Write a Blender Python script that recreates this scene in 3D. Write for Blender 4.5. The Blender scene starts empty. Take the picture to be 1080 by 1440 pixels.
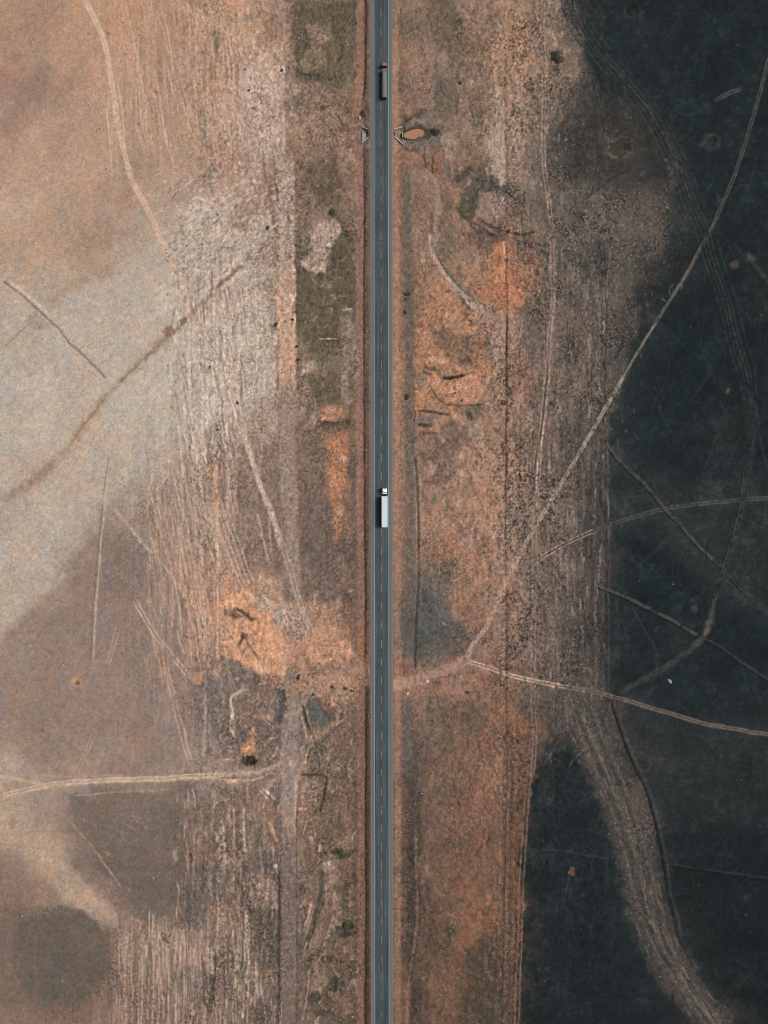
import bpy, math, random
import numpy as np

# ------------------------------------------------------------------ camera, sky, sun, exposure
scene = bpy.context.scene
col = scene.collection
S = 0.34                      # metres of ground for each unit of the survey plan below
CAM_H = 450.0
cam_d = bpy.data.cameras.new('camera')
cam = bpy.data.objects.new('camera', cam_d); col.objects.link(cam)
cam.location = (0, 0, CAM_H); cam.rotation_euler = (0, 0, 0)
cam_d.sensor_fit = 'VERTICAL'; cam_d.sensor_height = 24.0
cam_d.lens = 24.0 * CAM_H / (1440 * S)
cam_d.clip_start = 1.0; cam_d.clip_end = 30000.0
scene.camera = cam

SUN_EL, SUN_AZ = 52.0, 9.0    # sun low-ish in the east (+X), a touch to the north
world = bpy.data.worlds.new('World'); scene.world = world; world.use_nodes = True
wn = world.node_tree
sky = wn.nodes.new('ShaderNodeTexSky'); sky.sky_type = 'NISHITA'; sky.sun_disc = False
sky.sun_elevation = math.radians(SUN_EL); sky.sun_rotation = math.radians(90 - SUN_AZ)
sky.air_density = 0.55; sky.dust_density = 6.0; sky.ozone_density = 1.0
bg = wn.nodes['Background']; bg.inputs['Strength'].default_value = 0.06
wn.links.new(sky.outputs[0], bg.inputs['Color'])
sun_d = bpy.data.lights.new('sun', 'SUN'); sun_d.energy = 1.5; sun_d.angle = math.radians(20)
sun_d.color = (1.0, 0.97, 0.93)
sun = bpy.data.objects.new('sun', sun_d); col.objects.link(sun)
sun.rotation_euler = (0, math.radians(90 - SUN_EL), math.radians(SUN_AZ))
scene.view_settings.view_transform = 'Standard'; scene.view_settings.look = 'None'
scene.view_settings.gamma = 1.0; scene.view_settings.use_curve_mapping = False
scene.view_settings.exposure = 1.0
scene.render.filter_size = 1.0
try: scene.cycles.filter_width = 1.0
except Exception: pass
# picture value of a white matt sheet lying flat under this light (measured)
E_LIGHT = np.array([1.57, 1.492, 1.468])

rng = np.random.default_rng(7)
random.seed(7)

def wx(px): return (px - 540.0) * S
def wy(py): return (720.0 - py) * S
def s2l(c):
    c = np.asarray(c, dtype=np.float64) / 255.0
    return np.where(c <= 0.04045, c / 12.92, ((c + 0.055) / 1.055) ** 2.4)
def alb(r, g, b):
    a = np.clip(s2l([r, g, b]) / E_LIGHT, 0.004, 0.85)
    return (float(a[0]), float(a[1]), float(a[2]), 1.0)

# ------------------------------------------------------------------ object helpers
def tag(o, label=None, cat=None, group=None, kind=None):
    if label: o['label'] = label
    if cat: o['category'] = cat
    if group: o['group'] = group
    if kind: o['kind'] = kind
    return o
def empty(name, loc, rz=0.0):
    o = bpy.data.objects.new(name, None); col.objects.link(o)
    o.location = loc; o.rotation_euler = (0, 0, rz); o.empty_display_size = 0.3
    return o
class MB:
    def __init__(s): s.v = []; s.f = []
    def add(s, vs, fs):
        n = len(s.v); s.v += [tuple(map(float, p)) for p in vs]; s.f += [tuple(i + n for i in f) for f in fs]; return s
    def box(s, x0, x1, y0, y1, z0, z1, tx=0.0, ty0=0.0, ty1=0.0, b=0.0):
        """box, top narrowed by tx each side, by ty0 at the rear, ty1 at the front; b chamfers the vertical and top edges"""
        if b <= 0:
            vs = [(x0,y0,z0),(x1,y0,z0),(x1,y1,z0),(x0,y1,z0),
                  (x0+tx,y0+ty0,z1),(x1-tx,y0+ty0,z1),(x1-tx,y1-ty1,z1),(x0+tx,y1-ty1,z1)]
            return s.add(vs, [(3,2,1,0),(4,5,6,7),(0,1,5,4),(1,2,6,5),(2,3,7,6),(3,0,4,7)])
        def ring(a0, a1, c0, c1, z, k):
            return [(a0+k,c0,z),(a1-k,c0,z),(a1,c0+k,z),(a1,c1-k,z),(a1-k,c1,z),(a0+k,c1,z),(a0,c1-k,z),(a0,c0+k,z)]
        zz = z1 - b; q = (zz - z0) / max(1e-6, z1 - z0)
        vs = ring(x0,x1,y0,y1,z0,b) + ring(x0+tx*q,x1-tx*q,y0+ty0*q,y1-ty1*q,zz,b) + ring(x0+tx+b,x1-tx-b,y0+ty0+b,y1-ty1-b,z1,b*.6)
        fs = [tuple(range(7,-1,-1)), tuple(range(16,24))]
        for r in (0, 8):
            for i in range(8): fs.append((r+i, r+(i+1)%8, r+8+(i+1)%8, r+8+i))
        return s.add(vs, fs)
    def cyl(s, c, r, h, axis='x', n=14, r2=None):
        r2 = r if r2 is None else r2
        vs = []
        for k, (rr, hh) in enumerate(((r, -h/2), (r2, h/2))):
            for i in range(n):
                a = 2*math.pi*i/n; u, w = rr*math.cos(a), rr*math.sin(a)
                p = {'x': (hh, u, w), 'y': (u, hh, w), 'z': (u, w, hh)}[axis]
                vs.append((c[0]+p[0], c[1]+p[1], c[2]+p[2]))
        fs = [(i, (i+1)%n, n+(i+1)%n, n+i) for i in range(n)] + [tuple(range(n-1,-1,-1)), tuple(range(n, 2*n))]
        return s.add(vs, fs)
    def mesh(s, name, mat):
        m = bpy.data.meshes.new(name); m.from_pydata(s.v, [], s.f); m.materials.append(mat); m.update(); return m
    def build(s, name, mat, parent=None, loc=(0,0,0), smooth=False):
        m = s.mesh(name, mat)
        if smooth: m.polygons.foreach_set('use_smooth', [True]*len(m.polygons))
        o = bpy.data.objects.new(name, m); col.objects.link(o); o.parent = parent; o.location = loc
        return o
def put(name, mesh, parent=None, loc=(0,0,0), rz=0.0, sc=None):
    o = bpy.data.objects.new(name, mesh); col.objects.link(o); o.parent = parent
    o.location = loc; o.rotation_euler = (0,0,rz)
    if sc: o.scale = sc
    return o

# ------------------------------------------------------------------ materials
def new_mat(name):
    m = bpy.data.materials.new(name); m.use_nodes = True
    nt = m.node_tree; b = nt.nodes['Principled BSDF']
    return m, nt, b
def mat(name, c, rough=0.7, metal=0.0, var=0.15, scale=3.0, dirt=None, dirt_amt=0.4, spec=0.3):
    """base colour with procedural noise variation and an optional dirt tone"""
    m, nt, b = new_mat(name)
    b.inputs['Roughness'].default_value = rough; b.inputs['Metallic'].default_value = metal
    b.inputs['Specular IOR Level'].default_value = spec
    tc = nt.nodes.new('ShaderNodeTexCoord')
    nz = nt.nodes.new('ShaderNodeTexNoise'); nz.inputs['Scale'].default_value = scale; nz.inputs['Detail'].default_value = 5
    nt.links.new(tc.outputs['Object'], nz.inputs['Vector'])
    mx = nt.nodes.new('ShaderNodeMix'); mx.data_type = 'RGBA'
    mx.inputs['A'].default_value = tuple(min(1, v*(1-var)) for v in c[:3]) + (1,)
    mx.inputs['B'].default_value = tuple(min(1, v*(1+var)) for v in c[:3]) + (1,)
    nt.links.new(nz.outputs['Fac'], mx.inputs['Factor'])
    out = mx.outputs['Result']
    if dirt:
        n2 = nt.nodes.new('ShaderNodeTexNoise'); n2.inputs['Scale'].default_value = scale*0.45; n2.inputs['Detail'].default_value = 6
        nt.links.new(tc.outputs['Object'], n2.inputs['Vector'])
        rp = nt.nodes.new('ShaderNodeMapRange'); rp.inputs['From Min'].default_value = 0.45; rp.inputs['From Max'].default_value = 0.75
        rp.inputs['To Max'].default_value = dirt_amt
        nt.links.new(n2.outputs['Fac'], rp.inputs['Value'])
        m2 = nt.nodes.new('ShaderNodeMix'); m2.data_type = 'RGBA'
        nt.links.new(rp.outputs[0], m2.inputs['Factor']); nt.links.new(out, m2.inputs['A'])
        m2.inputs['B'].default_value = dirt
        out = m2.outputs['Result']
    nt.links.new(out, b.inputs['Base Color'])
    return m

def ground_material():
    m, nt, b = new_mat('earth')
    b.inputs['Roughness'].default_value = 0.95; b.inputs['Specular IOR Level'].default_value = 0.1
    L = nt.links.new; N = nt.nodes.new
    at = N('ShaderNodeAttribute'); at.attribute_name = 'soil'
    sp = N('ShaderNodeAttribute'); sp.attribute_name = 'scrub'
    geo = N('ShaderNodeNewGeometry')
    n1 = N('ShaderNodeTexNoise'); n1.inputs['Scale'].default_value = 1.1; n1.inputs['Detail'].default_value = 6; n1.inputs['Roughness'].default_value = 0.7
    n2 = N('ShaderNodeTexNoise'); n2.inputs['Scale'].default_value = 0.75; n2.inputs['Detail'].default_value = 4; n2.inputs['Roughness'].default_value = 0.65
    for n in (n1, n2): L(geo.outputs['Position'], n.inputs['Vector'])
    r1 = N('ShaderNodeMapRange'); r1.inputs['From Min'].default_value = 0.3; r1.inputs['From Max'].default_value = 0.7
    r1.inputs['To Min'].default_value = 0.80; r1.inputs['To Max'].default_value = 1.20
    L(n1.outputs['Fac'], r1.inputs['Value'])
    vm = N('ShaderNodeVectorMath'); vm.operation = 'SCALE'; L(at.outputs['Color'], vm.inputs[0]); L(r1.outputs[0], vm.inputs['Scale'])
    # dry scrub litter: dark flecks whose cover follows the scrub attribute
    r2 = N('ShaderNodeMapRange'); r2.inputs['From Min'].default_value = 0.52; r2.inputs['From Max'].default_value = 0.62
    L(n2.outputs['Fac'], r2.inputs['Value'])
    mu = N('ShaderNodeMath'); mu.operation = 'MULTIPLY'; L(r2.outputs[0], mu.inputs[0]); L(sp.outputs['Fac'], mu.inputs[1])
    mx = N('ShaderNodeMix'); mx.data_type = 'RGBA'; L(mu.outputs[0], mx.inputs['Factor']); L(vm.outputs[0], mx.inputs['A'])
    dk = N('ShaderNodeVectorMath'); dk.operation = 'MULTIPLY'; L(vm.outputs[0], dk.inputs[0]); dk.inputs[1].default_value = (0.42, 0.45, 0.48)
    L(dk.outputs[0], mx.inputs['B']); L(mx.outputs['Result'], b.inputs['Base Color'])
    bp = N('ShaderNodeBump'); bp.inputs['Strength'].default_value = 0.6; bp.inputs['Distance'].default_value = 0.25
    L(n1.outputs['Fac'], bp.inputs['Height']); L(bp.outputs[0], b.inputs['Normal'])
    return m
M_EARTH = ground_material()

# ------------------------------------------------------------------ survey grid (plan units; 1 unit = S metres)
STEP = 1.22
core_x = np.arange(-24, 1104 + STEP, STEP); core_y = np.arange(-24, 1464 + STEP, STEP)
def grow(a0, sign, n=27, r=1.38):
    d = STEP * np.cumsum(r ** np.arange(1, n + 1)); return a0 + sign * d
xs = np.concatenate([grow(core_x[0], -1)[::-1], core_x, grow(core_x[-1], 1)])
ys = np.concatenate([grow(core_y[0], -1)[::-1], core_y, grow(core_y[-1], 1)])
GX, GY = np.meshgrid(xs, ys)
NR, NC = GX.shape

def hash_lat(ix, iy, seed):
    h = (ix.astype(np.int64) * 374761393 + iy.astype(np.int64) * 668265263 + seed * 982451653) & 0xffffffff
    h = ((h ^ (h >> 13)) * 1274126177) & 0xffffffff
    h = ((h ^ (h >> 16)) * 2246822519) & 0xffffffff
    return ((h ^ (h >> 15)) & 0xffffff) / float(0xffffff)
def vnoise(x, y, seed):
    ix = np.floor(x); iy = np.floor(y); fx = x - ix; fy = y - iy
    ix = ix.astype(np.int64); iy = iy.astype(np.int64)
    fx = fx*fx*(3-2*fx); fy = fy*fy*(3-2*fy)
    a = hash_lat(ix, iy, seed); b = hash_lat(ix+1, iy, seed); c = hash_lat(ix, iy+1, seed); d = hash_lat(ix+1, iy+1, seed)
    return (a + (b-a)*fx)*(1-fy) + (c + (d-c)*fx)*fy
def fbm(x, y, seed, octv=4, gain=0.5):
    t = 0; a = 1.0; s = 0
    for k in range(octv):
        t = t + a * vnoise(x*(2**k) + 17.3*k, y*(2**k) - 9.1*k, seed + k*31); s += a; a *= gain
    return t / s
# wide value range: centre on 0, about -1..1
def sn(sx, sy, seed, octv=4, gain=0.5, x=None, y=None):
    x = GX if x is None else x; y = GY if y is None else y
    return (fbm(x/sx, y/sy, seed, octv, gain) - 0.5) * 2.6

def bilerp(table, x, y, step=60.0):
    t = np.asarray(table, dtype=np.float64); h, w = t.shape[:2]
    u = np.clip(x/step, 0, w-1.001); v = np.clip(y/step, 0, h-1.001)
    i = u.astype(int); j = v.astype(int); fu = u-i; fv = v-j
    fu = fu*fu*(3-2*fu)*.6 + fu*.4; fv = fv*fv*(3-2*fv)*.6 + fv*.4
    if t.ndim == 3: fu = fu[..., None]; fv = fv[..., None]
    return (t[j,i]*(1-fu)+t[j,i+1]*fu)*(1-fv) + (t[j+1,i]*(1-fu)+t[j+1,i+1]*fu)*fv

# soil colours, upper-left haze painted in, noted on a 60-unit lattice (values as seen in daylight)
SOIL_HAZE = """
163,134,112 155,128,108 172,138,112 180,143,115 165,134,110 176,142,116 176,145,122 112,96,80 122,102,86 125,100,84 105,92,78 128,106,90 150,122,100 110,98,86 44,48,48 30,35,36 26,33,35 26,34,36 26,34,36
150,123,104 148,122,104 166,134,112 168,137,113 160,130,110 162,132,110 172,142,118 125,103,84 105,90,74 125,98,80 125,105,90 115,98,82 155,122,98 125,108,92 38,45,46 36,42,43 26,34,36 24,33,35 24,33,35
140,114,98 132,110,95 162,133,112 165,137,115 158,130,110 160,132,112 188,165,148 110,96,80 112,94,78 125,98,80 128,106,92 118,100,86 155,125,105 120,104,92 54,56,56 44,47,46 28,36,38 26,34,36 28,36,38
145,120,104 150,126,108 160,133,113 158,133,113 158,132,112 165,138,117 180,158,140 140,115,98 120,100,86 130,100,82 125,104,90 125,105,90 150,125,106 100,92,82 58,56,53 60,55,50 30,37,38 32,38,40 26,34,36
155,130,112 158,132,112 160,134,114 158,133,113 155,130,112 158,132,114 160,135,120 118,98,84 115,96,82 125,100,85 120,96,82 115,95,82 135,115,100 90,84,76 70,66,62 60,57,54 42,45,46 26,34,36 26,34,36
165,143,124 164,140,120 160,135,116 158,132,114 170,152,135 185,170,155 165,150,135 130,110,96 115,98,84 125,100,85 118,95,80 120,98,82 110,92,80 88,82,75 96,88,80 88,80,72 60,60,57 28,35,37 26,34,36
168,143,122 170,143,120 165,140,118 172,155,138 182,168,150 190,175,160 165,145,130 115,98,82 120,102,88 125,100,85 122,98,82 128,105,90 150,108,85 86,80,72 80,76,70 70,66,62 45,48,47 28,35,36 30,36,36
170,150,132 175,158,140 178,163,146 180,168,152 186,172,158 180,160,145 185,168,152 130,108,92 98,85,70 118,95,80 120,92,74 145,108,84 150,106,82 96,86,77 92,82,75 58,55,52 32,38,40 28,35,37 34,38,38
176,162,146 178,166,150 180,168,153 178,162,145 182,168,152 190,175,160 180,165,150 120,100,82 105,92,78 118,95,80 130,98,78 120,94,78 135,112,98 102,92,82 84,77,71 42,46,46 27,36,38 26,34,36 26,34,36
178,165,150 180,168,153 180,165,148 182,170,155 180,168,153 188,175,160 178,162,148 135,115,98 110,95,80 120,98,82 150,108,82 152,108,82 132,108,92 100,88,78 84,77,70 36,42,43 26,35,37 26,33,35 26,33,35
180,168,153 182,170,155 175,152,132 178,166,150 178,166,150 178,160,145 160,138,122 128,106,92 140,108,86 120,95,80 120,94,78 122,100,84 118,95,80 98,86,76 66,63,60 30,38,40 28,36,38 40,43,42 26,33,35
178,164,148 170,148,130 172,155,138 172,160,145 155,140,126 160,132,115 140,118,104 122,102,88 148,108,84 115,92,78 128,104,88 140,112,95 125,100,84 98,86,77 58,57,55 34,41,42 33,40,42 34,41,42 27,35,37
165,145,128 178,165,150 170,155,140 145,128,115 135,118,106 145,125,110 128,108,96 110,93,82 140,105,84 115,92,78 128,102,86 132,106,88 128,106,90 105,92,82 52,54,53 42,47,48 34,41,43 34,41,43 30,38,40
172,160,145 172,160,145 135,120,108 122,107,97 138,118,104 145,122,106 128,108,96 108,92,82 118,98,84 115,92,78 115,94,80 128,98,80 122,102,88 108,94,84 62,60,58 30,38,40 34,40,42 34,41,42 30,37,39
165,152,136 160,145,130 125,110,100 120,105,96 125,108,98 160,122,98 165,128,105 125,105,92 118,96,82 115,92,78 76,76,74 120,95,78 118,94,80 104,92,82 52,53,52 28,37,39 28,36,38 26,34,36 26,34,36
140,125,112 125,110,100 125,110,100 125,110,100 122,106,96 150,118,98 180,128,98 165,125,102 140,104,84 115,90,76 72,75,74 95,84,76 120,98,84 98,86,78 48,50,50 36,42,44 42,45,44 26,34,36 26,34,36
130,115,104 122,106,97 124,108,98 128,112,102 125,110,100 115,102,94 140,115,100 135,108,92 150,115,95 115,88,74 130,100,84 128,98,82 120,94,78 90,80,73 62,61,58 34,41,42 28,36,38 26,34,36 26,34,36
128,112,102 120,105,96 126,110,100 130,114,103 118,104,96 112,100,92 110,96,86 110,96,86 110,92,80 112,86,72 100,86,76 105,86,72 125,92,72 74,68,64 72,69,65 52,54,52 36,43,44 38,44,45 40,45,45
160,142,126 145,128,114 150,132,117 135,117,105 135,117,105 128,112,102 125,104,92 128,106,92 110,92,78 110,84,70 80,72,64 118,86,68 110,82,66 45,48,48 50,52,51 62,60,57 38,43,44 34,40,41 36,41,42
160,140,122 148,128,114 112,98,90 112,98,88 110,95,86 115,98,88 120,100,88 122,100,86 110,92,78 108,82,68 90,76,66 122,85,66 105,80,64 34,41,42 36,42,43 90,80,74 46,49,48 38,42,42 33,39,40
150,130,113 162,143,124 125,106,94 98,87,80 108,94,84 120,100,88 115,98,86 118,98,84 115,94,80 108,82,68 88,74,64 122,85,66 118,82,62 32,39,40 30,38,39 70,67,63 32,38,39 26,33,35 26,33,35
128,108,96 145,125,108 160,140,122 125,107,95 98,86,78 122,102,90 100,86,76 120,100,86 112,92,78 106,82,68 88,72,62 128,85,64 128,86,64 31,38,39 28,36,37 60,58,55 34,39,39 25,32,34 25,32,34
115,98,88 100,86,78 105,90,80 140,118,102 138,116,100 130,110,96 100,88,78 118,98,84 108,90,76 106,82,68 84,70,60 125,84,64 118,80,62 32,38,39 27,34,36 36,41,41 48,49,47 25,31,33 24,30,32
120,102,90 88,78,72 98,85,77 135,112,97 128,108,94 125,105,92 108,94,82 112,92,80 100,84,70 104,80,66 86,70,58 115,80,62 100,74,58 30,36,37 25,32,34 26,33,35 58,55,52 28,33,34 23,29,31
130,108,95 120,100,88 120,100,88 130,108,94 122,103,90 120,100,88 100,88,78 110,92,80 98,82,70 102,78,64 80,68,58 105,76,60 92,72,58 28,34,35 24,30,32 24,31,33 32,37,37 50,48,46 24,30,31
"""
SOIL_HAZE = [[tuple(int(v) for v in c.split(',')) for c in r.split()] for r in SOIL_HAZE.strip().split('\n')]
SCRUB = """0001122332238820000 0001122332238830000 0001123332238821000 0001123342236721000 0001012442237741000
0000113553237886300 0000123442237886200 0000013332347874100 0000133442338871000 0000133442348870000
0000033442238840000 0001254342248830000 0002343342248830000 0001343242348840000 0001133332248830000
0001224432138820000 0001235542237830000 0001135552236652000 0000125542236335000 0001245553235106000
0001255553224006000 0002356553224006000 0023466553235003400 0024566553235000500 0024566553235000040"""
FURROW = """0024554200014520000 0024553200014520000 0013553200014520000 0012431200014420000 0000110100013420000
0000123100013530000 0000233100013640000 0000355100014750000 0000366100014760000 0000466100014870000
0000577100014860000 0001687100014750000 0002774111134740000 0002873111134740000 0003862111134730000
0002542111123620000 0001552111123520000 0001442111123320000 0001232211113000000 0001366321113000000
0000266321113000000 0000477321113000000 0058886321113000000 0158886321113000000 0268886321113000000"""
dig = lambda t: np.array([[int(c) for c in r] for r in t.split()]) / 9.0

WX1 = sn(38, 38, 101, 4); WY1 = sn(38, 38, 202, 4)          # domain warp for soil patches
WX2 = sn(9, 9, 303, 3); WY2 = sn(9, 9, 404, 3)              # fine warp for edges
NF = sn(3.0, 3.0, 611, 2, .6); NM = sn(15, 15, 622, 4, .6); NC1 = sn(6, 6, 633, 3, .65)
PXW = GX + WX1*9 + WX2*2.0; PYW = GY + WY1*9 + WY2*2.0
C = bilerp(SOIL_HAZE, GX + WX1*24 + WX2*6 + NF*3, GY + WY1*24 + WY2*6 + NF*2)
GAIN = np.array([[float(v) for v in r.split()] for r in '''1.09 1.08 1.06 1.04 1.05 1.15 1.08 1 1 1
1.20 1.13 1.09 1.06 1.12 1.12 1.08 1 1 1
1.19 1.15 1.10 1.08 1.12 1.15 1.08 1.05 1 1
1.08 1.05 1.04 1.05 1.08 1.20 1.12 1.12 1 1
1.04 1.05 1.05 1.08 1.10 1.25 1.15 1.15 1 1
1.06 1.08 1.05 1.10 1.05 1.25 1.22 1.2 1 1
1.04 1.08 1.10 1.12 1.05 1.25 1.25 1.1 1 1
1.06 1.15 1.20 1.12 1.05 1.20 1.25 1.05 1.05 1
1.20 1.22 1.18 1.12 1.10 1.18 1.10 1.05 1.05 1.05
1.12 1.14 1.15 1.15 1.12 1.15 1.15 1.0 1.05 1.05
1.06 1.06 1.08 1.12 1.12 1.08 1.06 1 1 1
1.07 1.08 1.14 1.10 1.10 1.04 1.02 1 1 1
1.08 1.08 1.10 1.10 1.05 1.02 1 1 1 1'''.split('\n')])
C *= bilerp(GAIN[..., None], GX, GY, 120.0)
C *= np.array([1.01, .995, .99])
SC = bilerp(dig(SCRUB)[..., None], GX + WX1*15, GY + WY1*15)[..., 0]
FU = bilerp(dig(FURROW)[..., None], GX + WX1*10, GY + WY1*15)[..., 0]
Z = np.zeros_like(GX)
LAB = np.zeros((NR-1, NC-1), dtype=np.int32); LAB_NAMES = ['ground']

def sl(x0, x1, y0, y1):
    a, b = np.searchsorted(xs, [x0, x1]); c, d = np.searchsorted(ys, [y0, y1])
    return slice(c, d), slice(a, b)
def sstep(a, b, x):
    t = np.clip((x-a)/(b-a), 0, 1); return t*t*(3-2*t)
def blend(r, a, colr):
    C[r] = C[r]*(1-a[..., None]) + np.asarray(colr, float)*a[..., None]
DET = None                # fine relief of tone in the soil, carried over into later marks
def blend2(r, a, cc):
    if DET is not None: cc = cc*DET[r][..., None]
    C[r] = C[r]*(1-a[..., None]) + cc*a[..., None]
def spline(p, n=6):
    p = np.asarray(p, float)
    if len(p) < 3: return p
    q = np.vstack([2*p[0]-p[1], p, 2*p[-1]-p[-2]]); out = []
    for i in range(1, len(q)-2):
        for t in np.linspace(0, 1, n, endpoint=False):
            a, b, c, d = q[i-1], q[i], q[i+1], q[i+2]
            out.append(.5*((2*b)+(-a+c)*t+(2*a-5*b+4*c-d)*t*t+(-a+3*b-3*c+d)*t**3))
    out.append(p[-1]); return np.array(out)
def label_faces(mask_full, r, name):
    if name not in LAB_NAMES: LAB_NAMES.append(name)
    k = LAB_NAMES.index(name)
    m = mask_full; f = (m[:-1,:-1] + m[1:,:-1] + m[:-1,1:] + m[1:,1:]) >= 2.0
    sub = LAB[r[0].start:r[0].stop-1, r[1].start:r[1].stop-1]; sub[f] = k
def stroke(pts, w, colr, a=0.8, soft=1.6, ruts=0.0, rough=0.5, z=0.0, warp=0.5, scrub=None, furrow=None, name=None, ends=0.0, straight=False, seed=0):
    """a worn line on the ground: w wide, two wheel ruts 'ruts' apart when given; z digs (-) or heaps (+) in metres"""
    if colr is not None and sum(colr) > 430: colr = tuple(c*1.07 for c in colr); a = min(1, a*1.2)
    p = np.asarray(pts, float) if straight else spline(pts)
    pad = w/2 + soft + ruts/2 + 5
    r = sl(p[:,0].min()-pad, p[:,0].max()+pad, p[:,1].min()-pad, p[:,1].max()+pad)
    X = GX[r] + (WX2[r]*1.0 + WX1[r]*2.6)*warp; Y = GY[r] + (WY2[r]*1.0 + WY1[r]*2.6)*warp
    D = np.full(X.shape, 1e9); U = np.zeros(X.shape); acc = 0.0
    lx = xs[r[1]]; ly = ys[r[0]]
    for i in range(len(p)-1):
        A, B = p[i], p[i+1]; d = B-A; L = math.hypot(*d)
        if L < 1e-6: continue
        q = pad + 4
        i0, i1 = np.searchsorted(lx, [min(A[0],B[0])-q, max(A[0],B[0])+q]); j0, j1 = np.searchsorted(ly, [min(A[1],B[1])-q, max(A[1],B[1])+q])
        x = X[j0:j1, i0:i1]-A[0]; y = Y[j0:j1, i0:i1]-A[1]
        t = np.clip((x*d[0]+y*d[1])/(L*L), 0, 1)
        dd = np.hypot(x-t*d[0], y-t*d[1]); s = D[j0:j1, i0:i1]; u = U[j0:j1, i0:i1]
        m = dd < s; s[m] = dd[m]; u[m] = (acc + t*L)[m]; acc += L
    full = D
    if ruts: D = np.abs(D - ruts/2)
    wv = (w/2)*(1 + .5*warp*NM[r] + .25*NC1[r]) if not straight else w/2
    D = D + NF[r]*min(.9, w*.16)*(.5+warp) + NC1[r]*min(1.4, w*.10)*warp
    al = 1 - sstep(wv - soft*.6, wv + soft*.8, D)
    if not name and not ends: ends = min(8.0, acc*.18)
    if ends: al = al * sstep(0, ends, U) * (1 - sstep(acc-ends, acc, U))
    nz = vnoise(GX[r]/5.0, GY[r]/5.0, 900+seed)*.55 + vnoise(GX[r]/17.0, GY[r]/17.0, 950+seed)*.45
    th = rough*.62 - .12
    aa = np.clip(al * a * (.12*(1-rough) + sstep(th-.12, th+.2, nz + .10*NF[r])), 0, 1)
    if colr is not None: blend2(r, aa, np.asarray(colr, float)*(1 + .07*NC1[r] + .05*NF[r])[..., None])
    if z: Z[r] += al*z
    if scrub is not None: SC[r] = SC[r]*(1-al) + al*scrub
    if furrow is not None: FU[r] = FU[r]*(1-al) + al*furrow
    if name: label_faces((full < (w+ruts)/2 + .3).astype(float), r, name)
def area(pts, colr, a=0.8, soft=8.0, warp=1.0, rough=0.45, rs=14.0, z=0.0, scrub=None, furrow=None, name=None, seed=0, tex=None):
    """a patch of ground with an uneven edge"""
    p = np.asarray(pts, float); pad = soft + 14
    r = sl(p[:,0].min()-pad, p[:,0].max()+pad, p[:,1].min()-pad, p[:,1].max()+pad)
    X = GX[r] + (WX1[r]*6 + WX2[r]*2.5)*warp; Y = GY[r] + (WY1[r]*6 + WY2[r]*2.5)*warp
    ins = np.zeros(X.shape, bool); D = np.full(X.shape, 1e9); n = len(p)
    for i in range(n):
        (ax, ay), (bx, by) = p[i], p[(i+1) % n]
        c = ((ay > Y) != (by > Y)); ins ^= c & (X < (bx-ax)*(Y-ay)/((by-ay) if by != ay else 1e-9) + ax)
        dx, dy = bx-ax, by-ay; t = np.clip(((X-ax)*dx+(Y-ay)*dy)/(dx*dx+dy*dy+1e-9), 0, 1)
        np.minimum(D, np.hypot(X-ax-t*dx, Y-ay-t*dy), out=D)
    sd = np.where(ins, -D, D)
    k = min(soft, 9.0)
    al = 1 - sstep(-soft*.45, soft*.45, sd + NM[r]*k*.75*warp + NC1[r]*k*.35 + NF[r]*k*.22)
    nz = fbm(GX[r]/rs, GY[r]/rs, 700+seed, 4, .62)
    aa = np.clip(al*a*(1 - rough + rough*np.clip((nz-.34)*3.6, 0, 1.45)), 0, 1)
    if colr is not None: blend2(r, aa, np.asarray(colr, float)*(1 + .06*NC1[r] + .04*NF[r])[..., None])
    if z: Z[r] += al*z
    if scrub is not None: SC[r] = SC[r]*(1-al*a) + al*a*scrub
    if furrow is not None: FU[r] = FU[r]*(1-al*a) + al*a*furrow
    if name: label_faces((sd < 0).astype(float), r, name)
def ell(cx, cy, rx, ry, rot=0.0, n=18, jag=0.12, seed=1):
    q = np.random.default_rng(seed); o = []
    for i in range(n):
        t = 2*math.pi*i/n; k = 1 + q.uniform(-jag, jag); x, y = rx*k*math.cos(t), ry*k*math.sin(t)
        o.append((cx + x*math.cos(rot) - y*math.sin(rot), cy + x*math.sin(rot) + y*math.cos(rot)))
    return o
def spot(cx, cy, rx, ry, colr, a=0.9, soft=3.0, rot=0.0, **k):
    area(ell(cx, cy, rx, ry, rot, 14, .18, int(cx*7+cy)), colr, a, soft, warp=.4, **k)

K = (34, 43, 44)
#==FEATURES
# ---------------- fields: burnt ground, pale stubble, bare earth
area([(803,-30),(823,40),(832,90),(842,130),(900,140),(950,210),(985,300),(1110,380),(1110,-30)], K, .8, 6, scrub=0, furrow=0, seed=1, name='burnt_field')
area([(740,-30),(799,-30),(820,50),(830,95),(806,118),(780,140),(745,150)], (140,116,100), .6, 7, scrub=.85, seed=86, rs=7)
area([(800,120),(850,110),(900,150),(940,215),(910,240),(850,262),(800,255),(775,200)], (58,57,55), .55, 26, scrub=.2, seed=2)
area([(888,402),(906,440),(900,480),(880,525),(858,590),(860,700),(862,800),(862,900),(866,985),(960,1005),(1110,1030),(1110,380),(1010,330),(990,350),(950,400)], K, .6, 9, scrub=0, furrow=0, seed=3, name='burnt_field')
area([(990,330),(1110,330),(1110,620),(1065,640),(1045,520)], (31,38,39), .6, 16, scrub=0, furrow=0, seed=4)
area([(870,760),(905,760),(960,800),(1000,830),(990,880),(940,870),(880,840)], (28,36,37), .7, 20, scrub=0, seed=5)
area([(860,960),(960,1000),(1110,1025),(1110,1080),(1000,1090),(940,1060),(900,1030)], (44,48,48), .5, 30, scrub=0, seed=6)
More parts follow.
